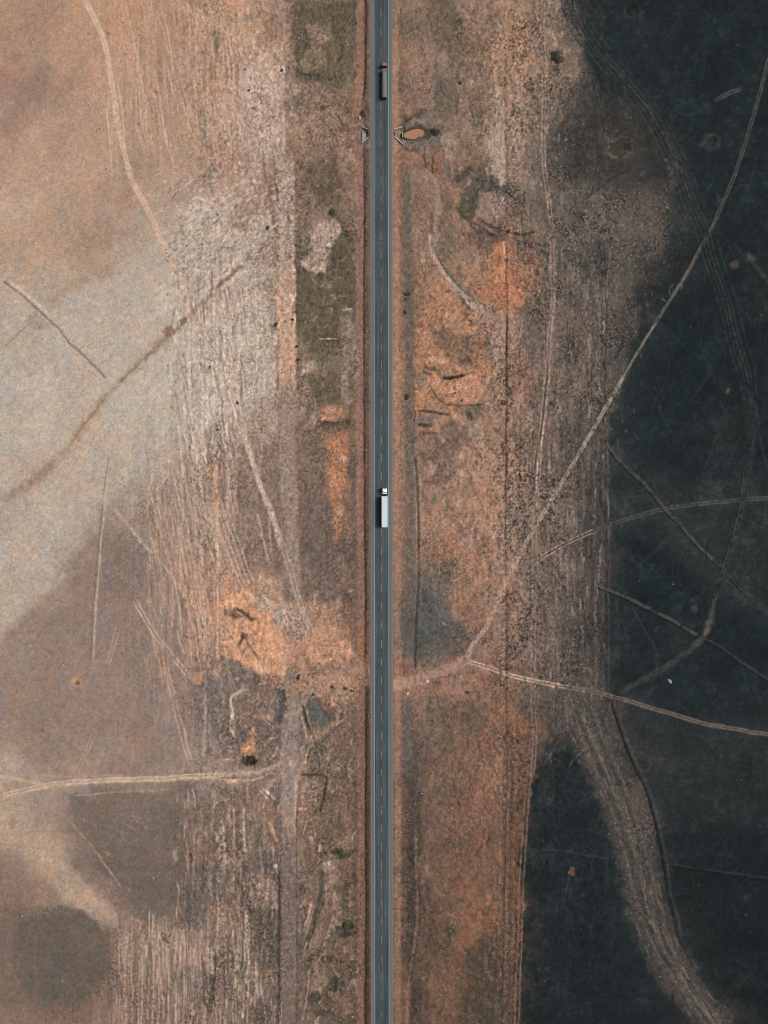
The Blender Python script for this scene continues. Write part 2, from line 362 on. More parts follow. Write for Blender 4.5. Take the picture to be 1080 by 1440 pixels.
area([(775,1046),(800,1044),(815,1065),(842,1125),(868,1215),(888,1285),(918,1355),(962,1470),(724,1470),(730,1330),(738,1200),(752,1080)], (33,41,42), .9, 9, scrub=0, furrow=0, seed=7, name='burnt_field')
area([(895,1050),(930,1100),(1110,1090),(1110,1470),(1045,1470),(985,1375),(955,1310),(938,1240),(925,1170)], (32,40,41), .6, 14, scrub=0, furrow=0, seed=8, name='burnt_field')
area([(940,1190),(1110,1180),(1110,1440),(1050,1420),(985,1360),(955,1280)], (28,34,35), .6, 24, scrub=0, furrow=0, seed=9)
area([(735,430),(800,425),(880,408),(902,445),(884,515),(856,588),(853,700),(852,860),(853,988),(800,975),(735,950)], (104,91,82), .5, 14, warp=.9, scrub=.85, furrow=.7, seed=87, rs=8)
area([(866,620),(960,680),(1085,650),(1085,870),(1010,850),(940,770),(880,740)], (56,62,59), .55, 44, seed=91)
area([(900,1040),(1085,1060),(1085,1150),(980,1160),(930,1110)], (50,55,53), .45, 40, seed=92)
# tongue of unburnt dry grass on the upper right
area([(782,300),(840,285),(905,265),(945,238),(955,262),(965,310),(940,350),(905,385),(860,420),(800,430),(780,360)], (104,95,86), .45, 34, scrub=.8, seed=10, rs=7)
area([(935,222),(948,232),(958,255),(950,262),(938,240)], (140,112,98), .6, 5, seed=11)
spot(920, 300, 22, 26, (98,84,74), .5, 14)
area([(820,345),(850,335),(860,360),(845,400),(825,390)], (48,50,49), .5, 14, seed=12)
# pale land on the left
area([(0,390),(90,420),(180,375),(240,335),(300,300),(345,265),(385,240),(395,255),(380,330),(330,390),(280,455),(170,540),(60,665),(0,740)], (191,173,156), .55, 22, seed=13)
area([(215,345),(262,318),(320,290),(372,252),(392,262),(392,300),(345,330),(310,372),(262,402),(240,380)], (188,170,152), .6, 10, seed=14, rs=9, scrub=.35)
area([(330,270),(365,245),(385,240),(385,275),(360,305),(335,330),(322,310)], (150,116,98), .55, 8, seed=15)
area([(0,690),(100,640),(150,600),(150,690),(115,765),(60,835),(0,890)], (190,172,154), .6, 20, seed=16)
area([(150,545),(235,480),(290,450),(330,470),(335,540),(270,560),(262,640),(180,690),(150,640)], (192,175,158), .55, 16, seed=17)
area([(255,440),(290,450),(300,490),(270,520),(245,480)], (207,188,170), .6, 8, seed=18)
# thin-burnt grey land on the left
area([(0,895),(55,850),(108,785),(140,752),(165,742),(205,775),(240,815),(280,870),(290,950),(262,1060),(180,1090),(70,1088),(0,1045)], (150,125,111), .6, 14, seed=19)
area([(150,770),(190,750),(205,790),(195,830),(150,860),(138,820)], (136,117,106), .6, 12, seed=20)
area([(0,920),(60,880),(80,960),(40,1010),(0,1000)], (155,130,114), .4, 20, seed=21)
area([(300,590),(340,575),(360,620),(350,720),(300,690),(275,660)], (132,113,102), .45, 16, seed=22)
area([(88,1118),(170,1114),(258,1110),(252,1180),(246,1230),(240,1295),(200,1292),(180,1268),(150,1222),(118,1168)], (124,108,96), .85, 13, scrub=.05, furrow=0, seed=23)
area([(150,1220),(200,1210),(290,1215),(290,1290),(240,1300),(205,1296),(178,1265)], (104,93,85), .5, 10, seed=24)
area([(-30,1130),(20,1135),(60,1180),(110,1225),(160,1278),(168,1300),(140,1300),(95,1272),(40,1212),(-30,1175)], (184,157,134), .9, 12, rough=.3, seed=25, scrub=.05)
area([(-30,1190),(20,1210),(70,1260),(40,1272),(-30,1275)], (144,117,102), .6, 18, seed=26)
area(ell(18,1345,60,68,0,18,.04,2), (126,105,92), .35, 30, seed=28)
area(ell(84,1345,69,69,0,24,.02,3), (106,95,84), .9, 8, warp=.3, rough=.25, scrub=0, furrow=0, seed=27)
# olive grass patches on the near verge
area([(412,10),(500,0),(502,100),(480,110),(470,60),(440,30),(432,70),(450,98),(470,108),(414,106),(412,60)], (94,84,68), .8, 9, seed=29, scrub=.35)
area([(436,35),(470,40),(480,95),(450,98),(434,75)], (140,112,94), .5, 10, seed=30)
area([(416,385),(440,378),(455,392),(470,360),(462,330),(480,300),(492,330),(496,380),(490,420),(480,460),(470,500),(440,500),(430,470),(418,450)], (88,79,64), .85, 8, seed=31, scrub=.35)
area([(432,530),(470,525),(478,555),(455,566),(435,560)], (92,82,66), .75, 9, seed=32)
area([(465,0),(500,0),(498,80),(484,80),(475,40)], (92,82,68), .5, 9, seed=33)
area([(430,235),(470,228),(480,260),(455,285),(435,270)], (92,80,66), .7, 10, seed=34)
area([(430,320),(460,300),(480,310),(470,345),(455,385),(425,375),(440,350)], (160,138,122), .7, 6, seed=35)
area([(420,580),(450,570),(500,590),(500,840),(460,850),(430,790),(420,700)], (115,98,88), .45, 16, seed=36)
area([(610,0),(640,0),(655,40),(645,75),(620,60),(600,20)], (92,82,68), .6, 12, seed=37)
area([(620,100),(640,80),(645,130),(640,170),(610,165),(618,130)], (100,88,74), .6, 10, seed=38)
# orange earth
area([(448,562),(486,570),(486,590),(452,592)], (194,138,106), .7, 5, seed=39, rs=6)
area([(452,592),(490,590),(494,606),(462,612),(450,602)], (72,66,54), .75, 5, seed=40)
area([(456,615),(490,608),(487,660),(484,740),(468,760),(464,690),(452,640)], (202,140,104), .75, 7, seed=41, rs=7)
area([(312,848),(340,828),(352,832),(362,852),(378,866),(395,880),(402,922),(398,945),(372,950),(345,938),(322,912),(306,905),(322,888),(312,868)], (208,158,125), .92, 5, seed=42, rs=8, name='bare_earth_pit', scrub=.05)
area([(360,820),(380,800),(395,815),(395,850),(400,880),(380,868),(362,850)], (186,150,124), .7, 7, seed=43)
area([(395,850),(440,850),(478,860),(495,900),(503,930),(470,935),(440,920),(410,940),(396,925)], (180,140,117), .65, 14, seed=44, rs=8)
area([(442,890),(486,898),(498,915),(488,925),(455,915)], (204,147,114), .7, 6, seed=45, rs=6)
area([(395,845),(420,860),(425,880),(405,890),(392,870)], (175,155,138), .6, 6, seed=46)
area([(330,990),(355,1000),(362,1055),(350,1075),(338,1070),(345,1030)], (198,140,106), .7, 6, seed=47, rs=6)
area([(360,960),(400,950),(440,960),(480,950),(500,960),(495,985),(440,1000),(400,1010),(365,1000)], (170,132,108), .55, 10, seed=48, rs=8)
area([(318,950),(340,945),(380,960),(398,985),(395,1060),(370,1080),(330,1080),(318,1020)], (104,92,84), .5, 10, seed=49, rs=7, scrub=.6)
area([(425,985),(452,980),(462,1010),(455,1030),(430,1020)], (86,82,78), .75, 6, seed=50)
area([(695,330),(715,335),(720,375),(735,400),(738,430),(715,432),(700,400),(692,370)], (180,122,92), .7, 8, seed=51, rs=8)
area([(595,410),(640,405),(670,450),(690,500),(680,560),(640,575),(600,560),(592,500)], (172,127,100), .65, 14, seed=52, rs=7)
area([(600,400),(660,385),(690,430),(660,445),(610,440)], (168,125,100), .5, 12, seed=53, rs=7)
area([(640,510),(675,520),(670,560),(635,555)], (198,144,112), .6, 6, seed=54, rs=5)
area([(640,620),(700,640),(705,760),(660,820),(620,760),(600,690)], (165,125,102), .5, 20, seed=55, rs=9)
area([(585,640),(615,600),(650,620),(655,660),(620,680),(590,690)], (104,90,80), .5, 10, seed=56)
area([(586,836),(618,838),(650,885),(645,930),(600,945),(584,930)], (90,89,83), .6, 16, rough=.65, rs=8, seed=57, scrub=.25)
area([(635,800),(700,780),(700,860),(665,900),(640,870)], (164,120,96), .5, 14, seed=58, rs=8)
area([(600,1060),(660,1040),(712,1050),(712,1250),(690,1300),(640,1340),(605,1300),(608,1200)], (130,100,84), .5, 22, seed=59, rs=10)
area([(610,1230),(660,1200),(700,1240),(690,1290),(640,1310)], (126,94,76), .5, 16, seed=60, rs=8)
area([(590,1370),(640,1330),(655,1380),(620,1420),(600,1410)], (130,97,78), .6, 12, seed=61, rs=8)
area([(660,1320),(712,1300),(712,1470),(630,1470),(650,1400)], (74,66,56), .6, 18, seed=62, rs=9)
area([(572,1070),(590,1075),(588,1440),(572,1440),(568,1250)], (66,62,56), .7, 8, seed=63, scrub=.6)
area([(640,240),(690,230),(712,260),(700,300),(670,310),(645,290)], (82,76,66), .6, 10, seed=64)
area([(670,270),(700,268),(712,300),(690,312),(668,300)], (150,120,104), .6, 6, seed=65)
area([(660,320),(700,325),(712,330),(690,350),(655,345)], (84,72,64), .5, 6, seed=66)
area([(620,265),(650,250),(640,330),(628,390),(612,350)], (128,106,92), .5, 9, seed=67)
area([(585,205),(615,195),(622,235),(600,245),(586,230)], (120,84,68), .6, 8, seed=68)
stroke([(600,-24),(612,30),(638,72),(642,108),(624,148),(606,166)], 15, (114,100,85), .6, 7, rough=.4, seed=410, scrub=.15)
area([(646,252),(664,246),(672,268),(668,300),(652,312),(644,285)], (84,77,64), .7, 7, seed=88)
area([(680,246),(712,244),(716,262),(690,264)], (78,72,64), .6, 6, seed=89)
area([(686,190),(706,188),(710,250),(700,262),(688,240)], (170,145,127), .7, 7, seed=90, scrub=.15)
# culvert pond surroundings: wet grey mud
area([(556,176),(590,160),(618,160),(628,180),(615,205),(585,206),(560,198)], (112,99,88), .8, 7, seed=69, scrub=.1)
area([(566,176),(580,172),(600,174),(606,184),(600,194),(578,197),(566,190)], (84,70,60), .6, 5, seed=70)
spot(607, 185, 8, 5, (58,52,48), .75, 4)
area([(565,165),(585,155),(605,158),(590,168),(570,174)], (76,68,56), .5, 6, seed=71)

# ---------------- furrows, streaks and scrub flecks
strk = sn(2.6, 60, 501, 3, .6) + .6*sn(5.5, 130, 502, 2)
strk2 = sn(1.9, 26, 503, 2)
fl = sn(2.3, 2.3, 504, 2, .6); fl2 = sn(5.5, 6.5, 505, 3, .6); fl3 = sn(2.0, 4.0, 506, 2, .6)
patch = np.clip(.62 + .9*sn(26, 40, 507, 3), 0.05, 1.4)
SCE = np.clip(SC*patch, 0, 1)
lum = C.mean(axis=2)
lite = sstep(45, 110, lum)
mid = sstep(225, 300, GX)*(1-sstep(840, 870, GX))          # the disturbed, eroded belt either side of the road
C0 = C.copy()
grain = rng.normal(0, 1, GX.shape)
tone = 1 + .02*grain + .06*sn(60, 60, 510, 5, .6) + (.05+.05*mid)*fl2 + (.045+.03*mid)*sn(3, 3, 511, 2) + .035*sn(2.0, 2.0, 513, 1)
tone *= 1 + np.clip(FU*1.1, 0, 1)*(.12*np.clip(strk,-1.2,1.4) + .08*strk2)
# rills and animal paths: thin winding lines
v1 = np.abs(sn(34, 60, 541, 4, .55)); v2 = np.abs(sn(18, 24, 542, 4, .55)); vm = np.clip(.2 + 1.2*sn(70, 70, 543, 2), 0, 1)
tone *= 1 - (.16*mid+.03)*(1-sstep(.0, .075, v1))*vm*lite - .14*mid*(1-sstep(0, .10, v2))*(1-vm)*lite
v3 = np.abs(sn(26, 40, 544, 4, .55)); tone *= 1 + (.12*mid+.03)*(1-sstep(0, .08, v3))*vm*lite
# burnt land: ash drifts, half-burnt grass showing brown
ash = sn(48, 40, 551, 5, .62); ash2 = sn(7, 7, 552, 4, .7); ash3 = sn(30, 3.5, 553, 3)
bz = (1-lite)
tone *= 1 + bz*((.17*ash + .11*ash2) + .05*ash3 + .07*NF)
C *= tone[..., None]
C += (bz*np.clip(ash*.5+ash2*.5-.16, 0, 1))[..., None]*np.array([26, 22, 17])
dark = sstep(.10, .5, fl + .45*fl2 + .3*strk*FU) * SCE
C *= (1 - .58*dark*lite - .35*dark*(1-lite))[..., None]
dark2 = sstep(.45, .9, fl2 + .5*NC1) * np.clip(SC*1.4, 0, 1)*mid
C *= (1 - .25*dark2)[..., None]
pale = sstep(.25, .7, fl3 + .3*fl2 + .3*strk*FU) * np.clip(SC*1.2, 0, 1)
C += (pale*.6)[..., None] * (np.array([176,152,132]) - C) * (.2 + .35*lite)[..., None]
hue = sn(22, 30, 520, 5, .65); C *= 1 + hue[..., None]*np.array([.045, 0, -.045])*lite[..., None]
# grey-green and pale, powdery blotches through the disturbed belt
g1 = sstep(.12, .62, sn(15, 24, 561, 5, .66))*mid*lite*(1-.75*sstep(140, 172, lum)); g2 = sstep(.2, .7, sn(12, 17, 562, 5, .66))*mid*lite
lm = C.mean(axis=2, keepdims=True)
C = C*(1-.55*g1[..., None]) + .55*g1[..., None]*lm*.74*np.array([1.06, 1.02, .92])
C = C*(1-.4*g2[..., None]) + .4*g2[..., None]*lm*1.2*np.array([1.14, .98, .88])
def boxblur(a, n=34):
    for ax in (0, 1):
        pad = [(0, 0)]*a.ndim; pad[ax] = (n+1, n); c = np.cumsum(np.pad(a, pad, mode='edge'), axis=ax)
        sl_ = [slice(None)]*a.ndim; s2 = list(sl_); sl_[ax] = slice(2*n+1, None); s2[ax] = slice(0, -(2*n+1)); a = (c[tuple(sl_)] - c[tuple(s2)])/(2*n+1)
    return a
C *= np.clip(boxblur(C0)/np.maximum(boxblur(C), 4), .8, 1.5)
Z += .16*fl2*(.3+SC+.5*mid) + .25*sn(70, 70, 530, 3) + .08*strk*FU - .25*mid*(1-sstep(0, .10, v2))*(1-vm) + .05*NF*mid
_l = C.mean(axis=2); DET = np.clip(_l/np.maximum(boxblur(_l, 4), 3), .62, 1.4)**.6
# ---------------- tracks, gullies and worn lines
# upper left
stroke([(0,195),(22,158),(45,115),(70,85)], 20, (146,118,102), .5, 20, seed=1)
stroke([(118,-24),(120,0),(135,30),(147,65),(155,105),(162,150),(166,180),(175,215),(186,255),(205,290),(222,325),(240,365),(256,415),(268,440),(285,463),(303,485),(314,510),(323,545),(335,590),(348,630),(365,680),(383,730),(395,770)], 7, (193,160,135), .75, 2.5, rough=.35, name='dirt_track#1', scrub=0, seed=2)
stroke([(120,0),(135,30),(147,65),(155,105),(162,150),(166,180),(175,215),(186,255),(205,290),(222,325),(240,365),(256,415)], 1.4, (208,176,150), .6, 1, ruts=4.5, seed=3)
stroke([(285,463),(303,485),(314,510),(323,545),(335,590)], 2, (205,190,174), .6, 1, ruts=5, seed=4)
for i, (o, a) in enumerate(((0,.6),(7,.45),(-9,.3))):
    stroke([(215+o,0),(228+o,40),(243+o,95),(255+o,140),(268+o,180),(283+o*.6,215)], 2, (196,160,134), a, 1.4, rough=.6, seed=5+i, ends=20)
stroke([(262,0),(266,40),(270,90),(277,155)], 2.4, (196,160,132), .6, 1.4, seed=9)
stroke([(287,20),(291,80),(292,150),(293,205)], 2, (192,156,130), .55, 1.4, seed=10)
stroke([(302,20),(303,100),(300,180)], 2, (120,104,92), .35, 1.4, rough=.8, seed=11)
stroke([(332,10),(334,90),(331,180)], 2.4, (120,104,92), .35, 1.4, rough=.8, seed=12)
for i, x in enumerate((171,179,185,192,198)):
    stroke([(x+3,20+9*i),(x,90),(x-1,150+7*i)], 1.7, (190,154,128), .45, 1.2, rough=.7, seed=13+i, ends=15)
stroke([(152,138),(156,182),(165,208)], 2, (190,162,138), .55, 1.2, seed=19)
stroke([(235,2),(280,20),(318,42),(338,62)], 9, (190,155,128), .5, 6, seed=20)
stroke([(345,100),(352,140),(372,180),(380,225)], 14, (196,174,158), .5, 10, seed=21)
stroke([(340,88),(352,110),(360,130)], 16, (200,180,164), .5, 8, seed=22)
stroke([(60,95),(100,130),(120,125)], 2, (180,148,124), .3, 2, seed=23)
stroke([(125,246),(133,237),(142,231)], 1.6, (190,164,142), .6, 1, seed=24)
# brown field boundary and pale cross line
stroke([(-24,715),(0,703),(40,680),(75,650),(100,625),(120,595),(150,555),(170,535),(200,505),(225,480),(240,466),(262,448),(277,433)], 9, (164,137,114), .7, 7, z=-.15, rough=.7, warp=.9, name='eroded_track', scrub=.1, seed=25)
stroke([(0,705),(40,682),(75,652)], 15, (160,130,110), .5, 10, seed=26)
stroke([(165,540),(200,506),(225,481),(240,467),(262,448)], 3.4, (140,110,90), .6, 2.5, z=-.1, rough=.7, seed=27)
stroke([(90,635),(120,595),(150,556)], 3, (140,106,80), .5, 2, seed=28)
spot(237, 465, 9, 7, (132,100,80), .75, 4); spot(256, 452, 9, 5, (128,98,78), .8, 4, rot=-.7)
stroke([(272,437),(300,408),(320,388),(348,362)], 5.5, (136,107,88), .7, 3.5, z=-.15, rough=.6, seed=29, name='eroded_track#2')
stroke([(270,452),(300,425),(330,395)], 6, (168,132,112), .45, 5, seed=30)
for i, o in enumerate((9,15,21,-10)):
    stroke([(100+o,640+o),(150+o,575+o),(205+o,520+o*.9),(250+o,480+o*.8)], 1.4, (150,130,114) if i % 2 else (200,186,170), .35, 1.2, rough=.8, seed=31+i, ends=20)
stroke([(5,395),(30,415),(55,438),(80,460),(100,485),(125,508),(147,531)], 2.6, (132,110,94), .75, 1.6, z=-.15, seed=36, name='eroded_track#3')
stroke([(8,391),(32,410),(58,432),(70,442)], 3.5, (200,182,162), .65, 2, seed=37)
spot(48, 455, 14, 11, (136,122,108), .6, 12)
stroke([(0,492),(16,477),(40,455)], 2.4, (138,120,104), .5, 3, seed=38)
stroke([(62,437),(80,415),(120,392),(160,372)], 12, (160,130,110), .4, 10, seed=39)
# left ruts running south
stroke([(156,590),(153,640),(148,690),(146,725),(142,760),(138,810),(133,860),(130,935)], 2.2, (186,164,144), .7, 1.2, rough=.55, ends=20, seed=40, name='wheel_track')
stroke([(152,640),(145,690),(142,725),(138,765),(134,810),(129,860),(126,935)], 1.6, (120,104,94), .6, 1.2, seed=41)
stroke([(98,648),(130,682),(160,715),(185,745),(205,770),(225,790),(245,815),(262,842),(276,866)], 4, (180,160,142), .6, 2.5, rough=.7, ends=25, seed=42)
stroke([(215,695),(222,685),(240,662)], 1.6, (196,176,158), .6, 1, seed=43)
area([(250,548),(275,545),(285,600),(290,650),(280,690),(265,640)], (196,180,164), .6, 10, seed=72, rs=7, scrub=.4)
for i, (x0, x1) in enumerate(((262,268),(280,284),(288,296),(300,300),(312,318))):
    stroke([(x0,400+10*i),(x0+2,500),(x1,560+12*i),(x1+4,640+20*i)], 4, (204,188,172), .45, 3, rough=.7, seed=44+i, ends=30)
for i, o in enumerate((-18,-9,0,8,15)):
    stroke([(258+o,600),(268+o,660),(280+o*1.2,720),(300+o*1.5,790),(322+o*1.6,835)], 1.8, (190,164,144), .5, 1.3, rough=.6, seed=50+i, ends=30)
for i, o in enumerate((0,6,13,20)):
    stroke([(297+o,700),(309+o,745),(325+o,790),(340+o,826)], 1.7, (198,170,148), .6, 1.1, rough=.4, seed=56+i, ends=10)
for i, o in enumerate((0,7,16,25,34)):
    stroke([(236+o,690),(250+o*.9,750),(264+o*.7,810),(277+o*.45,865),(284+o*.3,935)], 1.7, (190,162,140), .5, 1.2, rough=.6, seed=61+i, ends=30)
stroke([(306,700),(305,780),(306,850),(304,930)], 2.6, (206,160,128), .65, 1.4, seed=67)
stroke([(340,600),(356,660),(374,710),(380,770),(376,785)], 2, (190,166,146), .55, 1.4, seed=68)
stroke([(187,843),(205,875),(222,900),(240,920),(258,940),(270,955)], 1.8, (200,172,148), .7, 1.2, ruts=5, rough=.7, ends=12, warp=.9, seed=69)
stroke([(232,930),(242,975),(252,1020),(262,1060),(270,1085)], 1.6, (192,164,144), .65, 1.2, ruts=6, rough=.7, ends=16, warp=.9, seed=70, name='wheel_track#2')
stroke([(166,878),(158,910),(150,938)], 1.5, (180,158,140), .5, 1.2, ruts=5, seed=71)
stroke([(287,935),(288,1000),(285,1075)], 3.2, (184,158,138), .55, 1.8, rough=.75, ends=20, warp=1, seed=72)
stroke([(106,1088),(118,1060),(132,1032)], 1.6, (172,150,132), .5, 1.2, ruts=5, seed=73)
stroke([(305,940),(316,1000),(318,1060)], 3, (150,124,104), .5, 2, seed=74)
for i, o in enumerate((-22,-12,-5,6,14,24)):
    stroke([(210+o,600+3*o),(212+o,700),(214+o,800),(216+o,900+4*o)], 1.4, (168,146,128), .35, 1.2, rough=.85, seed=75+i, ends=40)
for (x, y, rx, ry) in ((300,662,8,9),(247,680,4,5),(107,960,8,7),(230,943,5,6),(277,953,7,7),(303,690,3,25)):
    spot(x, y, rx, ry, (205,150,114), .8, 4)
spot(108, 963, 3, 2.5, (84,74,64), .9, 2, z=-.3); spot(60, 1030, 4.5, 4.5, (166,140,118), .7, 2); spot(59, 1029, 2.4, 2.4, (120,104,92), .8, 2)
# lower-left road
stroke([(-24,1127),(0,1122),(40,1112),(80,1104),(130,1100),(200,1097),(270,1095),(320,1090),(368,1084),(392,1076),(404,1066)], 7, (178,152,130), .7, 3, rough=.35, name='dirt_track#2', scrub=0, seed=85)
stroke([(0,1120),(40,1110),(80,1102),(130,1099),(200,1096),(270,1093),(320,1089)], 1.5, (206,178,152), .7, 1.1, ruts=5, seed=86)
stroke([(-24,1090),(0,1093),(30,1097),(60,1103),(92,1104)], 4, (186,158,134), .65, 2, seed=87, name='dirt_track#2')
stroke([(20,1086),(90,1092),(170,1092),(250,1091)], 1.8, (178,150,130), .45, 1.4, rough=.7, seed=88)
stroke([(100,1120),(180,1114),(240,1110)], 2, (172,144,124), .55, 1.6, seed=89)
stroke([(312,1099),(334,1099)], 5, (214,146,104), .8, 2, seed=90)
stroke([(82,1140),(110,1170),(140,1205),(172,1252)], 1.8, (176,152,132), .6, 1.2, seed=91)
stroke([(84,1148),(112,1180),(140,1216)], 8, (138,116,104), .5, 6, seed=92)
spot(266, 1206, 8, 12, (150,108,84), .7, 4); spot(267, 1207, 4, 7, (78,66,56), .9, 3, z=-.7)
stroke([(299,1340),(301,1370),(296,1400)], 3, (82,76,68), .7, 2, seed=94); stroke([(338,1340),(340,1368)], 3, (86,78,70), .7, 2, seed=95)
for i in range(15):
    x = 165 + i*7.5 + 3*math.sin(i*2.3)
    stroke([(x,1300+8*(i%4)),(x-1,1360),(x-3,1464)], 1.7, (188,162,142) if i % 3 else (96,84,74), .45, 1.2, rough=.7, seed=100+i, ends=20)
for i in range(14):
    x = 246 + i*10 + 4*math.sin(i*1.7)
    stroke([(x,1120+12*(i%5)),(x+3*math.sin(i),1200),(x-2,1290)], 2, (176,150,132) if i % 2 else (92,82,74), .42, 1.6, rough=.8, seed=120+i, ends=25)
stroke([(170,1300),(185,1292),(200,1300)], 3, (182,154,134), .5, 2, seed=135)
stroke([(52,1290),(48,1340),(50,1410)], 4, (128,104,90), .45, 3, seed=136)
# the graded strip west of the road
def strip(pts, w, colr, a, **k): stroke(pts, w, colr, a, 2.2, warp=.35, **k)
strip([(397,200),(401,240),(402,330),(403,420)], 23, (184,160,142), .6, ends=40, rough=.5, name='graded_strip', seed=140, furrow=.9, scrub=.35)
strip([(403,396),(403,480),(403,572)], 24, (190,154,128), .75, rough=.3, ends=26, name='graded_strip', seed=141, furrow=.3, scrub=.05)
strip([(403,530),(404,620),(405,700),(407,770),(411,840)], 23, (150,126,111), .85, rough=.25, ends=26, name='graded_strip', seed=142, furrow=.2, scrub=.05)
strip([(408,950),(407,1020),(406,1180)], 22, (146,127,115), .85, rough=.25, name='graded_strip#2', seed=143, furrow=.2, scrub=.05)
strip([(407,1050),(406,1100),(406,1145)], 22, (156,138,126), .7, rough=.25, ends=26, name='graded_strip#2', seed=144, furrow=.2, scrub=.05)
strip([(406,1110),(406,1195)], 20, (164,134,116), .5, rough=.4, ends=26, name='graded_strip#2', seed=145, furrow=.3)
strip([(406,1150),(405,1300),(404,1490)], 22, (132,113,101), .85, rough=.25, ends=26, name='graded_strip#2', seed=146, furrow=.3, scrub=.1)
stroke([(394,430),(393,480),(393,560)], 2.5, (206,154,118), .6, 1.5, seed=147)
stroke([(391,240),(391,400),(391,545)], 1.8, (120,98,84), .6, 1.2, rough=.8, seed=148)
stroke([(395,1130),(394,1250),(393,1460)], 3, (84,74,66), .6, 2, rough=.7, seed=149)
stroke([(417,1130),(417,1250),(417,1460)], 2.4, (78,70,62), .6, 1.6, rough=.7, seed=150)
stroke([(360,720),(370,760),(378,792)], 2.6, (196,158,134), .7, 1.5, seed=151)
stroke([(374,700),(386,735),(398,770),(410,810),(420,845),(432,875),(442,898)], 3, (176,150,132), .55, 1.6, ruts=5, seed=152, name='wheel_track#3')
# orange pit: gullies and heaps
stroke([(310,850),(340,832),(360,852)], 8, (214,160,124), .5, 4, z=.5, seed=157); stroke([(350,880),(372,895),(380,930)], 12, (212,156,118), .5, 6, z=.4, seed=158)
spot(348, 1070, 10, 6, (50,46,40), .85, 4, z=-.8); spot(350, 1056, 6, 9, (206,120,78), .7, 4)
stroke([(322,985),(335,975),(350,968)], 4, (172,150,134), .6, 2, z=.3, seed=159); stroke([(322,985),(326,1010),(330,1035)], 3, (176,152,136), .6, 2, seed=160)
# tracks and ditches just west of the road, lower half
stroke([(365,1100),(380,1100),(395,1090),(398,1060)], 4, (180,138,112), .5, 3, seed=161)
stroke([(423,985),(428,1005),(436,1030),(446,1058),(450,1080)], 3.5, (78,68,60), .7, 2, z=-.4, seed=162); stroke([(427,982),(433,1005),(440,1028),(449,1055)], 2, (166,138,118), .6, 1.5, seed=163)
stroke([(432,1045),(445,1030),(465,1020),(490,1013)], 5, (150,122,104), .6, 3, seed=164, name='dirt_track#3')
stroke([(418,1092),(435,1090),(458,1093),(456,1120),(448,1148)], 3, (92,80,68), .4, 2.5, z=-.2, seed=165); stroke([(445,1148),(432,1165),(425,1185)], 6, (120,96,82), .6, 3, seed=166)
stroke([(450,1215),(450,1250),(444,1280),(436,1310),(428,1330)], 6, (92,84,72), .4, 4, z=-.2, seed=167); stroke([(440,1270),(432,1295),(426,1315)], 3, (172,146,126), .65, 1.6, seed=168)
stroke([(430,1320),(425,1360),(424,1464)], 3.5, (150,126,108), .5, 2, seed=169)
for (x, y, rx, ry) in ((478,1200,13,7),(482,1250,12,6),(485,1310,10,12),(472,1380,8,14),(440,1400,9,7),(480,1090,8,10),(460,1350,10,6),(478,1160,6,9)):
    spot(x, y, rx, ry, (76,72,56), .7, 8)
stroke([(380,240),(382,290),(388,330)], 5, (110,88,74), .55, 4, z=-.2, seed=170)
stroke([(468,150),(480,175),(490,188),(505,190)], 3, (104,88,74), .6, 2.5, z=-.3, seed=171); stroke([(440,165),(470,180),(492,195),(506,195)], 3, (150,122,104), .5, 2, seed=172)
stroke([(478,205),(490,198),(505,196)], 3, (96,82,70), .5, 2, seed=173)
stroke([(474,300),(480,320),(488,335)], 5, (78,74,58), .7, 3, seed=174); spot(468, 298, 7, 6, (66,66,54), .7, 4)
# red-earth drain beside the road
stroke([(507,-24),(507,60),(506,110),(505,140),(500,160)], 9, (152,113,96), .85, 2, z=-.2, warp=.3, rough=.3, name='roadside_drain', scrub=0, seed=175)
stroke([(514,-24),(514,60),(513,110),(511,140)], 2, (92,70,58), .8, 1.2, z=-.5, warp=.3, rough=.3, seed=176)
stroke([(517,-24),(517.5,90),(518,150)], 4, (132,100,86), .7, 2, warp=.3, seed=177)
stroke([(505,205),(507,300),(506,420),(506,560),(507,700),(508,800),(508,860),(508,925)], 9, (147,111,96), .85, 2, z=-.2, warp=.3, rough=.3, name='roadside_drain', scrub=0, seed=178)
stroke([(511,205),(512,300),(511,420),(511.5,560),(512,700),(513,860),(513,925)], 1.6, (104,80,66), .75, 1.1, z=-.4, warp=.3, rough=.4, seed=179)
stroke([(517,205),(518,400),(518,650),(519,925)], 6, (126,99,87), .7, 2, warp=.3, seed=180, scrub=.5)
stroke([(508,880),(508,926)], 6, (166,112,84), .85, 2, warp=.3, rough=.2, seed=181)
stroke([(508,962),(509,1050),(509,1200),(508,1330),(508,1464)], 9, (136,103,88), .85, 2, z=-.2, warp=.3, rough=.3, name='roadside_drain#2', scrub=0, seed=182)
stroke([(514,962),(514,1100),(514,1300),(513,1464)], 1.8, (84,66,56), .8, 1.1, z=-.4, warp=.3, rough=.3, seed=183)
stroke([(518,962),(518,1464)], 5, (90,70,60), .7, 2, warp=.3, seed=184, scrub=.4)
stroke([(497,620),(498,720),(500,830),(500,920)], 8, (100,90,80), .45, 4, seed=185, scrub=.6)
stroke([(499,1090),(500,1200),(499,1464)], 7, (92,78,66), .5, 4, seed=186, scrub=.6)
